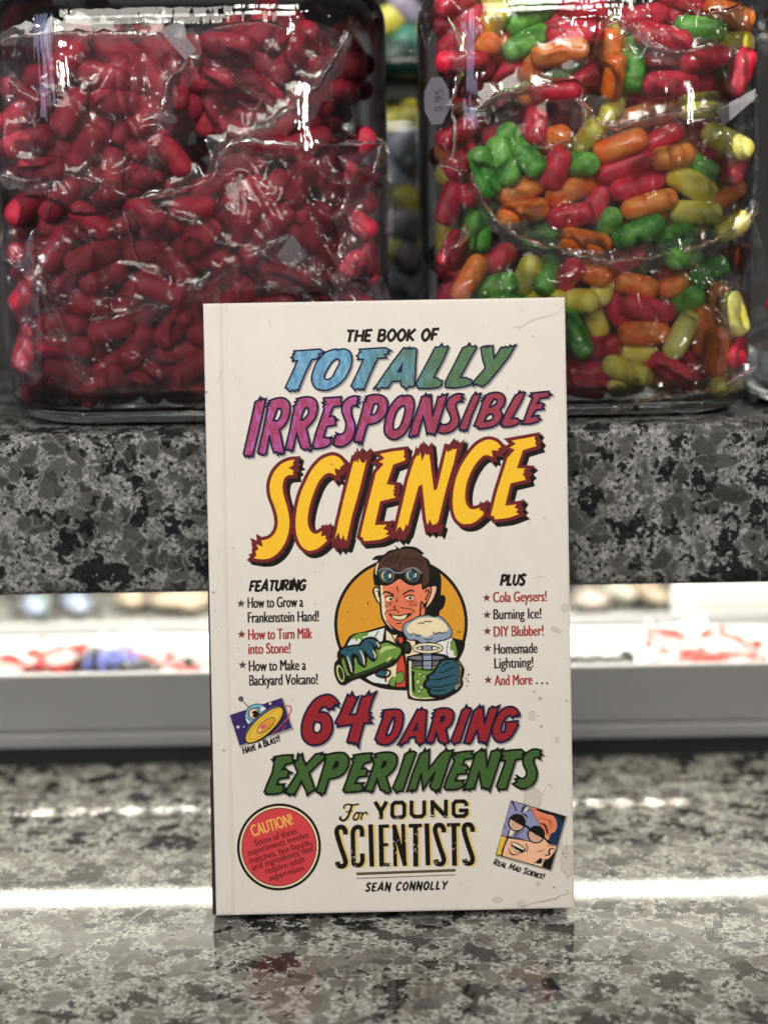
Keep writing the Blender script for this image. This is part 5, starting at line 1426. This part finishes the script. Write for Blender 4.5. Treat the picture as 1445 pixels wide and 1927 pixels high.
CNAME = {'R': "dark red", 'r': "red", 'o': "orange", 'g': "green", 'y': "yellow", 'b': "blue grey", 'l': "lilac", 't': "teal", 'k': "dark"}


def capsule_mesh(name, L, r=0.0046, n=14):
    """blunt sugar capsule along x: straight barrel, domed ends, a slight waist"""
    prof = []
    h = L / 2
    d = 0.0042
    for i in range(7):
        a = R(90 * i / 6)
        prof.append((-h + d * (1 - math.sin(a)), r * 0.97 * math.cos(a) ** 0.75 if i < 6 else 0.0))
    prof = [(x, q) for x, q in prof]
    P = [(-h, 0.0)] + [(-h + d * (1 - math.cos(R(15 * i))), r * math.sin(R(15 * i)) ** 0.8) for i in range(1, 7)]
    mid = [(-h * 0.35, r * 1.02), (0, r * 1.035), (h * 0.35, r * 1.02)]
    Q = P + mid + [(-x, q) for x, q in reversed(P)]
    verts, faces = [(Q[0][0], 0, 0)], []
    for x, q in Q[1:-1]:
        for k in range(n):
            a = 2 * math.pi * k / n
            verts.append((x, q * math.cos(a), q * math.sin(a)))
    verts.append((Q[-1][0], 0, 0))
    for k in range(n):
        faces.append((0, 1 + (k + 1) % n, 1 + k))
    m_ = len(Q) - 2
    for i in range(m_ - 1):
        for k in range(n):
            a, c = 1 + i * n + k, 1 + i * n + (k + 1) % n
            faces.append((a, c, c + n, a + n))
    e = len(verts) - 1
    for k in range(n):
        a, c = 1 + (m_ - 1) * n + k, 1 + (m_ - 1) * n + (k + 1) % n
        faces.append((a, c, e))
    return mesh_from(name, verts, faces, True)


CAPS = {}
for k in 'Rrogy':
    me = capsule_mesh("candy_capsule", 0.0205)
    me.materials.append(CM[k])
    CAPS[k] = me

BAGNAME = {'A': "the bulging upper bag of the all-red jar", 'B': "the twisted little bag of the all-red jar", 'C': "the almond-side bag of the all-red jar",
           'D': "the lowest bag of the all-red jar", 'E': "the dim bag above the price sticker", 'F': "the bag with the upright green capsule",
           'G': "the middle bag of the mixed jar", 'H': "the lowest bag of the mixed jar", 'L': "the bag below the price sticker"}
ORD = ["first", "second", "third", "fourth", "fifth", "sixth", "seventh", "eighth", "ninth", "tenth", "eleventh", "twelfth", "thirteenth", "fourteenth", "fifteenth"]
rows = []
for tok in CANDY.split():
    bag, c, lay = tok[0], tok[1], int(tok[2])
    x, y, z, th, ph, L = [float(v) for v in tok[4:].split(',')]
    rows.append([bag, c, lay, x * 1e-4, y * 1e-4, z * 1e-4, R(th), R(ph), L * 1e-4])
count = {}
for r in rows:
    if r[1] != 'R' and r[2] == 0:
        count.setdefault((r[0], r[1]), []).append(r)
rank = {}
for k, L_ in count.items():
    L_.sort(key=lambda q: q[3])
    for i, q in enumerate(L_):
        rank[id(q)] = (i, len(L_))
rnd = random.Random(4)
for r in rows:
    bag, c, lay, x, y, z, th, ph, L = r
    o = bpy.data.objects.new("candy_capsule", CAPS[c])
    scene.collection.objects.link(o)
    d = Vector((math.cos(th) * math.cos(ph), math.sin(ph), math.sin(th) * math.cos(ph)))
    o.location = (x, y, z)
    o.rotation_euler = (d.to_track_quat('X', 'Z').to_matrix() @ Matrix.Rotation(rnd.uniform(0, 6.28), 3, 'X')).to_euler()
    kr = 1.0 if c == 'R' else 0.98
    o.scale = (kr * L / 0.0205, kr * rnd.uniform(.93, 1.07), kr * rnd.uniform(.93, 1.07))
    col = CNAME[c]
    if c == 'R':
        tag(o, "%s candy capsule packed %s in %s" % (col, "up front" if lay == 0 else "deeper", BAGNAME[bag]), "candy", "dark red candies in %s" % BAGNAME[bag] if lay == 0 else "deeper dark red candies in %s" % BAGNAME[bag])
    elif lay == 0:
        i, n = rank[id(r)]
        lab = "the only %s candy capsule in %s" % (col, BAGNAME[bag]) if n == 1 else "%s %s candy capsule from the left in %s" % (ORD[i], col, BAGNAME[bag])
        tag(o, lab, "candy", "mixed candies in the big jars")
    else:
        tag(o, "%s candy capsule half hidden behind others in %s" % (col, BAGNAME[bag]), "candy", "half hidden %s candies in %s" % (col, BAGNAME[bag]))

# deeper candy that nobody could count: one mass per jar
def candy_mass(name, label, x0, x1, y0, y1, z0, z1, cols, n, seed, voids=()):
    rn = random.Random(seed)
    src = CAPS['R']
    V = np.array([v.co[:] for v in src.vertices])
    F = [tuple(p.vertices) for p in src.polygons]
    verts, faces, mi = [], [], []
    for i in range(n):
        d = Vector((rn.gauss(0, 1), rn.gauss(0, .6), rn.gauss(0, .7))).normalized()
        M = np.array(d.to_track_quat('X', 'Z').to_matrix())
        p = np.array((rn.uniform(x0, x1), rn.uniform(y0, y1), rn.uniform(z0, z1)))
        if p[1] < 0.112 and any(a < p[0] < b2 and c < p[2] < e for a, b2, c, e in voids):
            continue
        o = len(verts)
        verts.extend(map(tuple, V @ M.T + p))
        faces.extend(tuple(o + q for q in f) for f in F)
        mi.extend([rn.randrange(len(cols))] * len(F))
    me = mesh_from(name, verts, faces, True)
    o = link(name, me, None, [CM[c] for c in cols])
    me.polygons.foreach_set("material_index", mi)
    tag(o, label, "candy", kind="stuff")


candy_mass("red_candies", "mass of dark red candy filling the depth of the all-red jar", -0.136, -0.008, 0.094, 0.150, 0.184, 0.318, "R", 520, 1, ((-0.024, 0.1, 0.270, 0.4), (-0.076, -0.058, 0.250, 0.32), (-0.2, -0.07, 0.300, 0.4), (-0.125, -0.095, 0.236, 0.25)))
candy_mass("mixed_candies", "mass of mixed candy filling the depth of the mixed jar", 0.028, 0.132, 0.094, 0.150, 0.184, 0.322, "rrrogyr", 440, 2, ((0.0, 0.078, 0.278, 0.298), (0.03, 0.2, 0.224, 0.240), (0.078, 0.088, 0.29, 0.33)))

# jar at the picture edge: a few capsules against the glass
for i, (x, y, z, a, c) in enumerate(((0.156, 0.078, 0.2335, 70, 'o'), (0.158, 0.080, 0.214, 30, 'r'), (0.160, 0.079, 0.252, -40, 'r'), (0.161, 0.080, 0.196, 10, 'o'), (0.166, 0.079, 0.228, 20, 'y'))):
    o = bpy.data.objects.new("candy_capsule", CAPS[c])
    scene.collection.objects.link(o)
    o.location = (x, y, z)
    o.rotation_euler = (0, -R(a), 0)
    tag(o, ["orange candy capsule upright by the glass of the jar at the picture edge", "red candy capsule beneath the upright orange one in the edge jar", "red candy capsule above the upright orange one in the edge jar",
            "orange candy capsule near the floor of the edge jar", "yellow candy capsule inside the edge jar"][i], "candy", "candies in the jar at the picture edge")

# ---- pastel almonds in the jar behind
am = {}
def almond_mesh():
    bm = bmesh.new()
    bmesh.ops.create_uvsphere(bm, u_segments=16, v_segments=10, radius=1.0)
    for v in bm.verts:
        t = v.co.x
        v.co = Vector((v.co.x * 0.0105, v.co.y * 0.0066 * (1 - 0.25 * t), v.co.z * 0.0072 * (1 - 0.25 * t)))
    return bm_mesh("sugared_almond", bm)
for c in 'yblkt':
    me = almond_mesh(); me.materials.append(CM[c]); am[c] = me
rnd = random.Random(12)
seen = {}
alm = [(x, 0.2285 + rnd.uniform(0, .006), z, c, 0) for x, z, c in ALM]
alm += [(x, 0.245 + rnd.uniform(0, .01), z, c, 1) for x, z, c in ALM2]
for k in range(26):
    alm.append((rnd.choice((rnd.uniform(-0.026, 0.001), rnd.uniform(0.024, 0.050), rnd.uniform(-0.02, 0.045))), rnd.uniform(0.238, 0.285), rnd.uniform(0.186, 0.278), rnd.choice("bbykl"), 2))
for x, y, z, c, w in alm:
    o = bpy.data.objects.new("sugared_almond", am[c])
    scene.collection.objects.link(o)
    o.location = (x, y, z)
    o.rotation_euler = (rnd.uniform(0, 6), rnd.uniform(-.9, .9), rnd.uniform(-.6, .6))
    nm = {'y': "yellow", 'b': "blue grey", 'l': "lilac", 't': "teal", 'k': "dark green"}[c]
    if w == 2:
        tag(o, "%s sugared almond hidden deep in the shadowy back jar" % nm, "candy", "hidden %s almonds" % nm)
    else:
        k = (nm, w); i = seen.get(k, 0); seen[k] = i + 1
        tag(o, "%s %s sugared almond %s" % (ORD[i], nm, "from the top, seen between the two big jars" if w == 0 else "of the heap in the dish on the back jar"), "candy", "pastel almonds behind the jars")
# dish standing on the back jar, heaped with more almonds
bm = bmesh.new()
bmesh.ops.create_cone(bm, cap_ends=True, segments=40, radius1=0.030, radius2=0.046, depth=0.010)
o = link("glass_dish", bm_mesh("glass_dish", bm), None, [plain("dish_green_glass", rgb(20, 44, 40), 0.2)])
o.location = (0.0122, 0.262, 0.3092)
tag(o, "small dark green glass dish heaped with almonds on the back jar", "dish")

# ---- cellophane bags
caps = np.array([[r[3], r[4], r[5], r[6], r[7], r[8]] for r in rows])
A3 = np.stack([np.cos(caps[:, 3]) * np.cos(caps[:, 4]), np.sin(caps[:, 4]), np.sin(caps[:, 3]) * np.cos(caps[:, 4])], 1)


def film_height(x0, x1, z0, z1, step, inside):
    """front of a sheet draped over the candy: a taut membrane resting on obstacles"""
    nx, nz = int((x1 - x0) / step) + 2, int((z1 - z0) / step) + 2
    X, Z = np.meshgrid(x0 + step * np.arange(nx), z0 + step * np.arange(nz), indexing='ij')
    obs = np.full(X.shape, 0.100)
    rr = 0.0048
    for i in range(len(caps)):
        c = caps[i]
        if not (x0 - .02 < c[0] < x1 + .02 and z0 - .02 < c[2] < z1 + .02):
            continue
        h = c[5] / 2 - 0.0030
        for t in np.linspace(-1, 1, 9):
            p = c[:3] + A3[i] * h * t
            d2 = (X - p[0]) ** 2 + (Z - p[2]) ** 2
            mk = d2 < rr * rr
            obs[mk] = np.minimum(obs[mk], p[1] - np.sqrt(rr * rr - d2[mk]))
    obs -= 0.0003
    Y = np.minimum(obs, 0.0860)
    free = inside(X, Z)
    Y[~free] = 0.0840
    for it in range(260):
        A = Y.copy()
        A[1:-1, 1:-1] = 0.25 * (Y[2:, 1:-1] + Y[:-2, 1:-1] + Y[1:-1, 2:] + Y[1:-1, :-2])
        A = np.minimum(A, obs)
        Y = np.where(free, A, Y)
    S = Y.copy()
    for it in range(26):
        S[1:-1, 1:-1] = 0.2 * (S[1:-1, 1:-1] + S[2:, 1:-1] + S[:-2, 1:-1] + S[1:-1, 2:] + S[1:-1, :-2])
    Y = np.where(free, np.minimum(S - 0.0006, Y * 0.35 + S * 0.65), Y)
    return X, Z, np.maximum(Y, 0.0668), nx, nz, obs


def point_in(P):
    P = np.array(P)
    def f(X, Z):
        c = np.zeros(X.shape, bool)
        n = len(P)
        for i in range(n):
            x1, z1 = P[i]; x2, z2 = P[(i + 1) % n]
            cond = (z1 > Z) != (z2 > Z)
            xx = (x2 - x1) * (Z - z1) / (z2 - z1 + 1e-12) + x1
            c ^= cond & (X < xx)
        return c
    return f


def ribbon(pts, w0, seed, back=0.0):
    """a crumpled fold of film: a narrow ridged strip along a line"""
    rn = random.Random(seed)
    unit(0, 0, 1)
    C = parse([(p[0], p[1], 1) for p in pts], False)
    C = [np.array(c) for c in C]
    # finer
    D = [C[0]]
    for a, b2 in zip(C, C[1:]):
        k = max(1, int(np.hypot(*(b2 - a)) / 0.0015))
        for i in range(1, k + 1):
            D.append(a + (b2 - a) * i / k)
    verts, faces = [], []
    n = len(D)
    for i, p in enumerate(D):
        a = D[max(0, i - 1)]; b2 = D[min(n - 1, i + 1)]
        t = (b2 - a) / (np.hypot(*(b2 - a)) + 1e-9)
        nn = np.array((-t[1], t[0]))
        nz1 = mnoise.noise(Vector((p[0] * 160, p[1] * 160, seed)))
        nz2 = mnoise.noise(Vector((p[0] * 300, p[1] * 300, seed + 9)))
        w = w0 * (0.35 + 0.9 * abs(nz1) + 0.25 * rn.random()) * min(1, 0.3 + 3 * i / n, 0.3 + 3 * (n - 1 - i) / n)
        cpt = p + nn * nz2 * 0.0012
        for q, yy in ((-1.2, 0.0012), (-0.25, -0.0004 - 0.0006 * nz2), (0.3, 0.0003 + 0.0006 * nz1), (1.3, 0.0014)):
            v = cpt + nn * w * q
            verts.append((v[0], 0.0694 + back + yy, v[1]))
    for i in range(n - 1):
        for k in range(3):
            a = i * 4 + k
            faces.append((a, a + 1, a + 5, a + 4))
    return mesh_from("fold", verts, faces, True)


BAGLABEL = {'A': "bulging clear cellophane bag of dark red candy against the shoulder of the all-red jar", 'B': "small twisted cellophane bag of dark red candy under the jar shoulder",
            'C': "cellophane bag of dark red candy on the almond-jar side of the all-red jar", 'D': "large cellophane bag of dark red candy across the floor of the all-red jar",
            'E': "cellophane bag of dim mixed candy above the price sticker", 'F': "cellophane bag holding the upright green capsule high in the mixed jar",
            'G': "taut cellophane bag of bright mixed candy across the middle of the jar", 'H': "cellophane bag of mixed candy on the floor of the mixed jar",
            'L': "narrow cellophane bag of mixed candy squeezed below the price sticker"}
for bi, (k, P) in enumerate(BAGS.items()):
    xs = [p[0] for p in P]; zs = [p[1] for p in P]
    step = 0.0009
    X, Z, Y, nx, nz, obs = film_height(min(xs) - .003, max(xs) + .003, min(zs) - .003, max(zs) + .003, step, point_in(P))
    unit(0, 0, 1)
    out = parse([(p[0], p[1], 1) for p in P], True)
    B_ = []
    for a, b2 in zip(out, out[1:] + out[:1]):
        kk = max(1, int(np.hypot(*(b2 - a)) / 0.002))
        B_ += [a + (b2 - a) * i / kk for i in range(kk)]
    rn = random.Random(50 + bi)
    # slightly ragged sheet edge
    cx0, cz0 = np.mean(xs), np.mean(zs)
    B_ = [p + np.array((rn.uniform(-.0003, .0003), rn.uniform(-.0003, .0003))) for p in B_]
    pin = point_in([tuple(p) for p in B_])
    pts = []
    gx, gz = np.meshgrid(np.arange(min(xs), max(xs), 0.00125), np.arange(min(zs), max(zs), 0.00125))
    gx = gx + np.random.RandomState(bi).uniform(-.0004, .0004, gx.shape); gz = gz + np.random.RandomState(bi + 99).uniform(-.0004, .0004, gz.shape)
    mk = pin(gx, gz)
    pts = list(zip(gx[mk], gz[mk]))
    nb = len(B_)
    vin = [Vector((p[0], p[1])) for p in B_] + [Vector((float(a), float(b2))) for a, b2 in pts]
    vo, _, fo, _, _, _ = delaunay_2d_cdt(vin, [], [list(range(nb))], 1, 1e-6, True)
    x00, z00 = X[0, 0], Z[0, 0]
    bpts = np.array(B_)
    verts = []
    for v in vo:
        fx, fz = (v.x - x00) / step, (v.y - z00) / step
        i, j = min(max(int(fx), 0), nx - 2), min(max(int(fz), 0), nz - 2)
        u, w = fx - i, fz - j
        y = (Y[i, j] * (1 - u) + Y[i + 1, j] * u) * (1 - w) + (Y[i, j + 1] * (1 - u) + Y[i + 1, j + 1] * u) * w
        ob = obs[i, j]
        q = Vector((v.x, v.y, bi * 3.1))
        # long sharp creases that wander across the sheet, and a few small puckers
        wq = q + mnoise.noise_vector(q * 22) * 0.012
        for sc, amp, wd in ((21, 0.0034, 7.0), (37, 0.0018, 6.0), (70, 0.0008, 5.0)):
            nn = mnoise.noise(Vector((wq.x * sc * 1.5 + wq.y * sc * .5, wq.y * sc, q.z + sc)))
            y -= amp * max(0.0, 1.0 - wd * abs(nn)) ** 1.5
        y += 0.0010 * mnoise.noise(q * 45)
        verts.append((v.x, max(y, 0.0664), v.y))
    t = empty("candy_bag", (float(cx0), 0.08, float(min(zs))))
    tag(t, BAGLABEL[k], "bag", group="cellophane candy bags in the jars")
    def local(me):
        for v in me.vertices:
            v.co -= t.location
        return me
    link("film", local(mesh_from("film", verts, fo, True)), t, [M_film_red if k in 'ABCD' else M_film])
    for fi, line in enumerate(FOLDS.get(k, [])):
        link("fold", local(ribbon(line, 0.0011 if fi else 0.0015, bi * 10 + fi + 1)), t, [M_fold])
        if fi < 2 and len(line) > 3:
            link("loose_flap", local(ribbon(line, 0.0065, bi * 10 + fi + 5, 0.0006)), t, [M_sheet])
    tabs = {'A': [[(-0.0791, 0.3158), (-0.0700, 0.3196), (-0.0690, 0.3130), (-0.0655, 0.3084), (-0.0698, 0.3052), (-0.0760, 0.3120)]],
            'D': [[(-0.0388, 0.2334), (-0.0325, 0.2415), (-0.0268, 0.2332), (-0.0333, 0.2287)]],
            'G': [[(0.1248, 0.2840), (0.1393, 0.2915), (0.1390, 0.2876), (0.1279, 0.2782)]]}
    for poly in tabs.get(k, []):
        n = len(poly)
        vv = [(p[0], 0.0678 + 0.0004 * (i % 2), p[1]) for i, p in enumerate(poly)] + [(p[0], 0.0680 + 0.0004 * (i % 2), p[1]) for i, p in enumerate(poly)]
        ff = [tuple(range(n)), tuple(reversed(range(n, 2 * n)))] + [(i, (i + 1) % n, n + (i + 1) % n, n + i) for i in range(n)]
        link("tape_tab", local(mesh_from("tape_tab", vv, ff)), t, [M_tab])

# ---- pale price sticker inside the curve of the mixed jar
st = empty("price_sticker", (0.0222, 0.0742, 0.2893))
st.rotation_euler = (0, 0, R(-38))
tag(st, "pale lilac price sticker with handwritten digits on the mixed jar", "sticker")
P = [(0.0062 * math.cos(a), 0.0092 * math.sin(a)) for a in [math.pi * 2 * (i + .5) / 8 for i in range(8)]]
vv = [(x, 0, z) for x, z in P] + [(x, 0.00015, z) for x, z in P]
ff = [tuple(range(8)), tuple(reversed(range(8, 16)))] + [(i, (i + 1) % 8, 8 + (i + 1) % 8, 8 + i) for i in range(8)]
link("label_paper", mesh_from("label_paper", vv, ff), st, [plain("sticker_paper", (0.12, 0.11, 0.14, 1), 0.6)])
V, F = font_polys("5.95", 0.0)
xa, xb = min(v[0] for v in V), max(v[0] for v in V)
vv = [(-(v[1] - .35) * 0.0055 + .001, -0.0001, (v[0] - (xa + xb) / 2) * 0.0050) for v in V]
link("price_digits", mesh_from("price_digits", vv, [list(reversed(f)) for f in F]), st, [plain("pen_ink", (0.03, 0.03, 0.05, 1), 0.5)])

# ---------------------------------------------------------------- lit tray of wrapped sweets under the shelf
CZ = -0.0031
M_tray = plain("white_tray_plastic", (0.27, 0.27, 0.285, 1), 0.35)
M_plinth = plain("black_plinth", (0.012, 0.012, 0.013, 1), 0.5)
tray = empty("display_tray", (0, 0.1690, CZ))
tag(tray, "long white display tray of sweets in the gap under the granite shelf", "tray")
box_obj("front_wall", (-0.42, 0.42, 0.0, 0.005, 0.0165, 0.0436), M_tray, tray, 0.001)
box_obj("flange", (-0.42, 0.42, -0.003, 0.0048, 0.0094, 0.0160), M_tray, tray, 0.0012)
box_obj("floor", (-0.42, 0.42, 0.0052, 0.178, 0.0094, 0.0118), plain("tray_liner", (0.62, 0.62, 0.60, 1), 0.5), tray, 0.0004)
box_obj("back_wall", (-0.42, 0.42, 0.1785, 0.1825, 0.0094, 0.0190), M_tray, tray, 0.001)
box_obj("plinth", (-0.41, 0.41, 0.0005, 0.170, 0.0002, 0.0092), M_plinth, tray)

WR = {'r': plain("red_wrapper", (0.62, 0.035, 0.03, 1), 0.3), 'w': plain("white_wrapper", (0.8, 0.8, 0.8, 1), 0.3), 'k': plain("black_wrapper", (0.015, 0.015, 0.016, 1), 0.3),
      'u': plain("blue_wrapper", (0.14, 0.17, 0.52, 1), 0.3), 'c': plain("pale_blue_wrapper", (0.55, 0.58, 0.80, 1), 0.3)}


def sweet_mesh(name, L=0.017, r=0.0062, n=14):
    """twist-wrapped sweet: rounded body pinched into two pleated fans"""
    Q = [(-L, .0072), (-L * .8, .0048), (-L * .62, .0016), (-L * .5, .0045), (-L * .3, r), (0, r * 1.05), (L * .3, r), (L * .5, .0045), (L * .62, .0016), (L * .8, .0048), (L, .0072)]
    verts, faces = [], []
    for i, (x, q) in enumerate(Q):
        for k in range(n):
            a = 2 * math.pi * k / n
            f = q * (1 + (.25 if k % 2 else -.25)) if i in (0, 1, 9, 10) else q
            verts.append((x + (0.001 if k % 2 and i in (0, 10) else 0), f * math.cos(a), f * math.sin(a) * (.35 if i in (0, 10) else 1)))
    for i in range(len(Q) - 1):
        for k in range(n):
            a, c = i * n + k, i * n + (k + 1) % n
            faces.append((a, c, c + n, a + n))
    return verts, faces


SW = {}
for c in WR:
    v, f = sweet_mesh("wrapped_sweet")
    me = mesh_from("wrapped_sweet", v, f, True)
    me.materials.append(WR[c])
    me.materials.append(WR['w'])
    if c in 'rc':       # striped paper
        me.polygons.foreach_set("material_index", [1 if (i % 14) // 2 % 2 == 1 else 0 for i in range(len(me.polygons))])
    SW[c] = me
rnd = random.Random(31)
tot = {}
for i, (x, y, c) in enumerate(sorted(TRAY)):
    o = bpy.data.objects.new("wrapped_sweet", SW[c])
    scene.collection.objects.link(o)
    o.location = (x, y, CZ + 0.0118 + 0.0082)
    o.rotation_euler = (rnd.uniform(0, 6.28), 0, rnd.uniform(-.9, .9))
    o.scale = (0.85, 1.1, 1.1)
    nm = {'r': "red striped", 'w': "plain white", 'k': "black", 'u': "deep blue", 'c': "pale blue striped"}[c]
    side = "spectacles-picture" if x > 0 else "caution-badge"
    k = (nm, side); q = tot.get(k, 0); tot[k] = q + 1
    tag(o, "%s %s wrapped sweet from the left, on the %s side of the tray" % (ORD[q], nm, side), "sweet", "wrapped sweets in the tray")

# soft pouches of sweets lying on the counter beyond the tray
BX = {'u': ((0.22, 0.33, 0.62, 1), "light blue"), 'g': ((0.28, 0.52, 0.36, 1), "mint green"), 'b': ((0.22, 0.30, 0.55, 1), "steel blue"), 'o': ((0.50, 0.34, 0.22, 1), "tan"),
      'p': ((0.46, 0.33, 0.32, 1), "dusty pink"), 'c': ((0.80, 0.76, 0.60, 1), "cream"), 'y': ((0.72, 0.62, 0.28, 1), "pale yellow")}
seen = {}
rnd = random.Random(77)
for x, w, c in BOXES:
    col, nm = BX[c]
    col = tuple((a * .55 + d_ * .45) * .6 for a, d_ in zip(col, (0.40, 0.40, 0.35, 1)))
    q = seen.get(nm, 0); seen[nm] = q + 1
    bm = bmesh.new()
    bmesh.ops.create_uvsphere(bm, u_segments=20, v_segments=12, radius=1.0)
    for v in bm.verts:
        e = max(abs(v.co.x), abs(v.co.y))
        v.co = Vector((v.co.x * w * 0.75, v.co.y * 0.020, v.co.z * 0.0075 * (1 - 0.45 * e * e) + 0.0004 * math.sin(v.co.x * 23)))
    o = link("candy_pouch", bm_mesh("candy_pouch", bm), None, [plain(nm.replace(' ', '_') + "_pouch", col, 0.4)])
    o.location = (x + rnd.uniform(-.003, .003), 0.437 + rnd.uniform(-.012, .012), CZ + 0.0080)
    o.rotation_euler = (rnd.uniform(-.15, .15), 0, rnd.uniform(-.6, .6))
    tag(o, "%s candy pouch%s beyond the tray" % (nm, " lying" if sum(b[2] == c for b in BOXES) == 1 else ", %s of that colour from the left," % ORD[q]), "pouch", "pouches beyond the tray")
# tall white carton at the far side
bm = bmesh.new()
box_bm(bm, 0.176, 0.330, 0.362, 0.43, CZ + 0.0002, 0.095, bev=0.0012)
tag(link("white_carton", bm_mesh("white_carton", bm, False), None, [plain("white_card", (0.82, 0.82, 0.82, 1), 0.5)]),
    "tall plain white carton behind the tray at the picture edge", "carton")
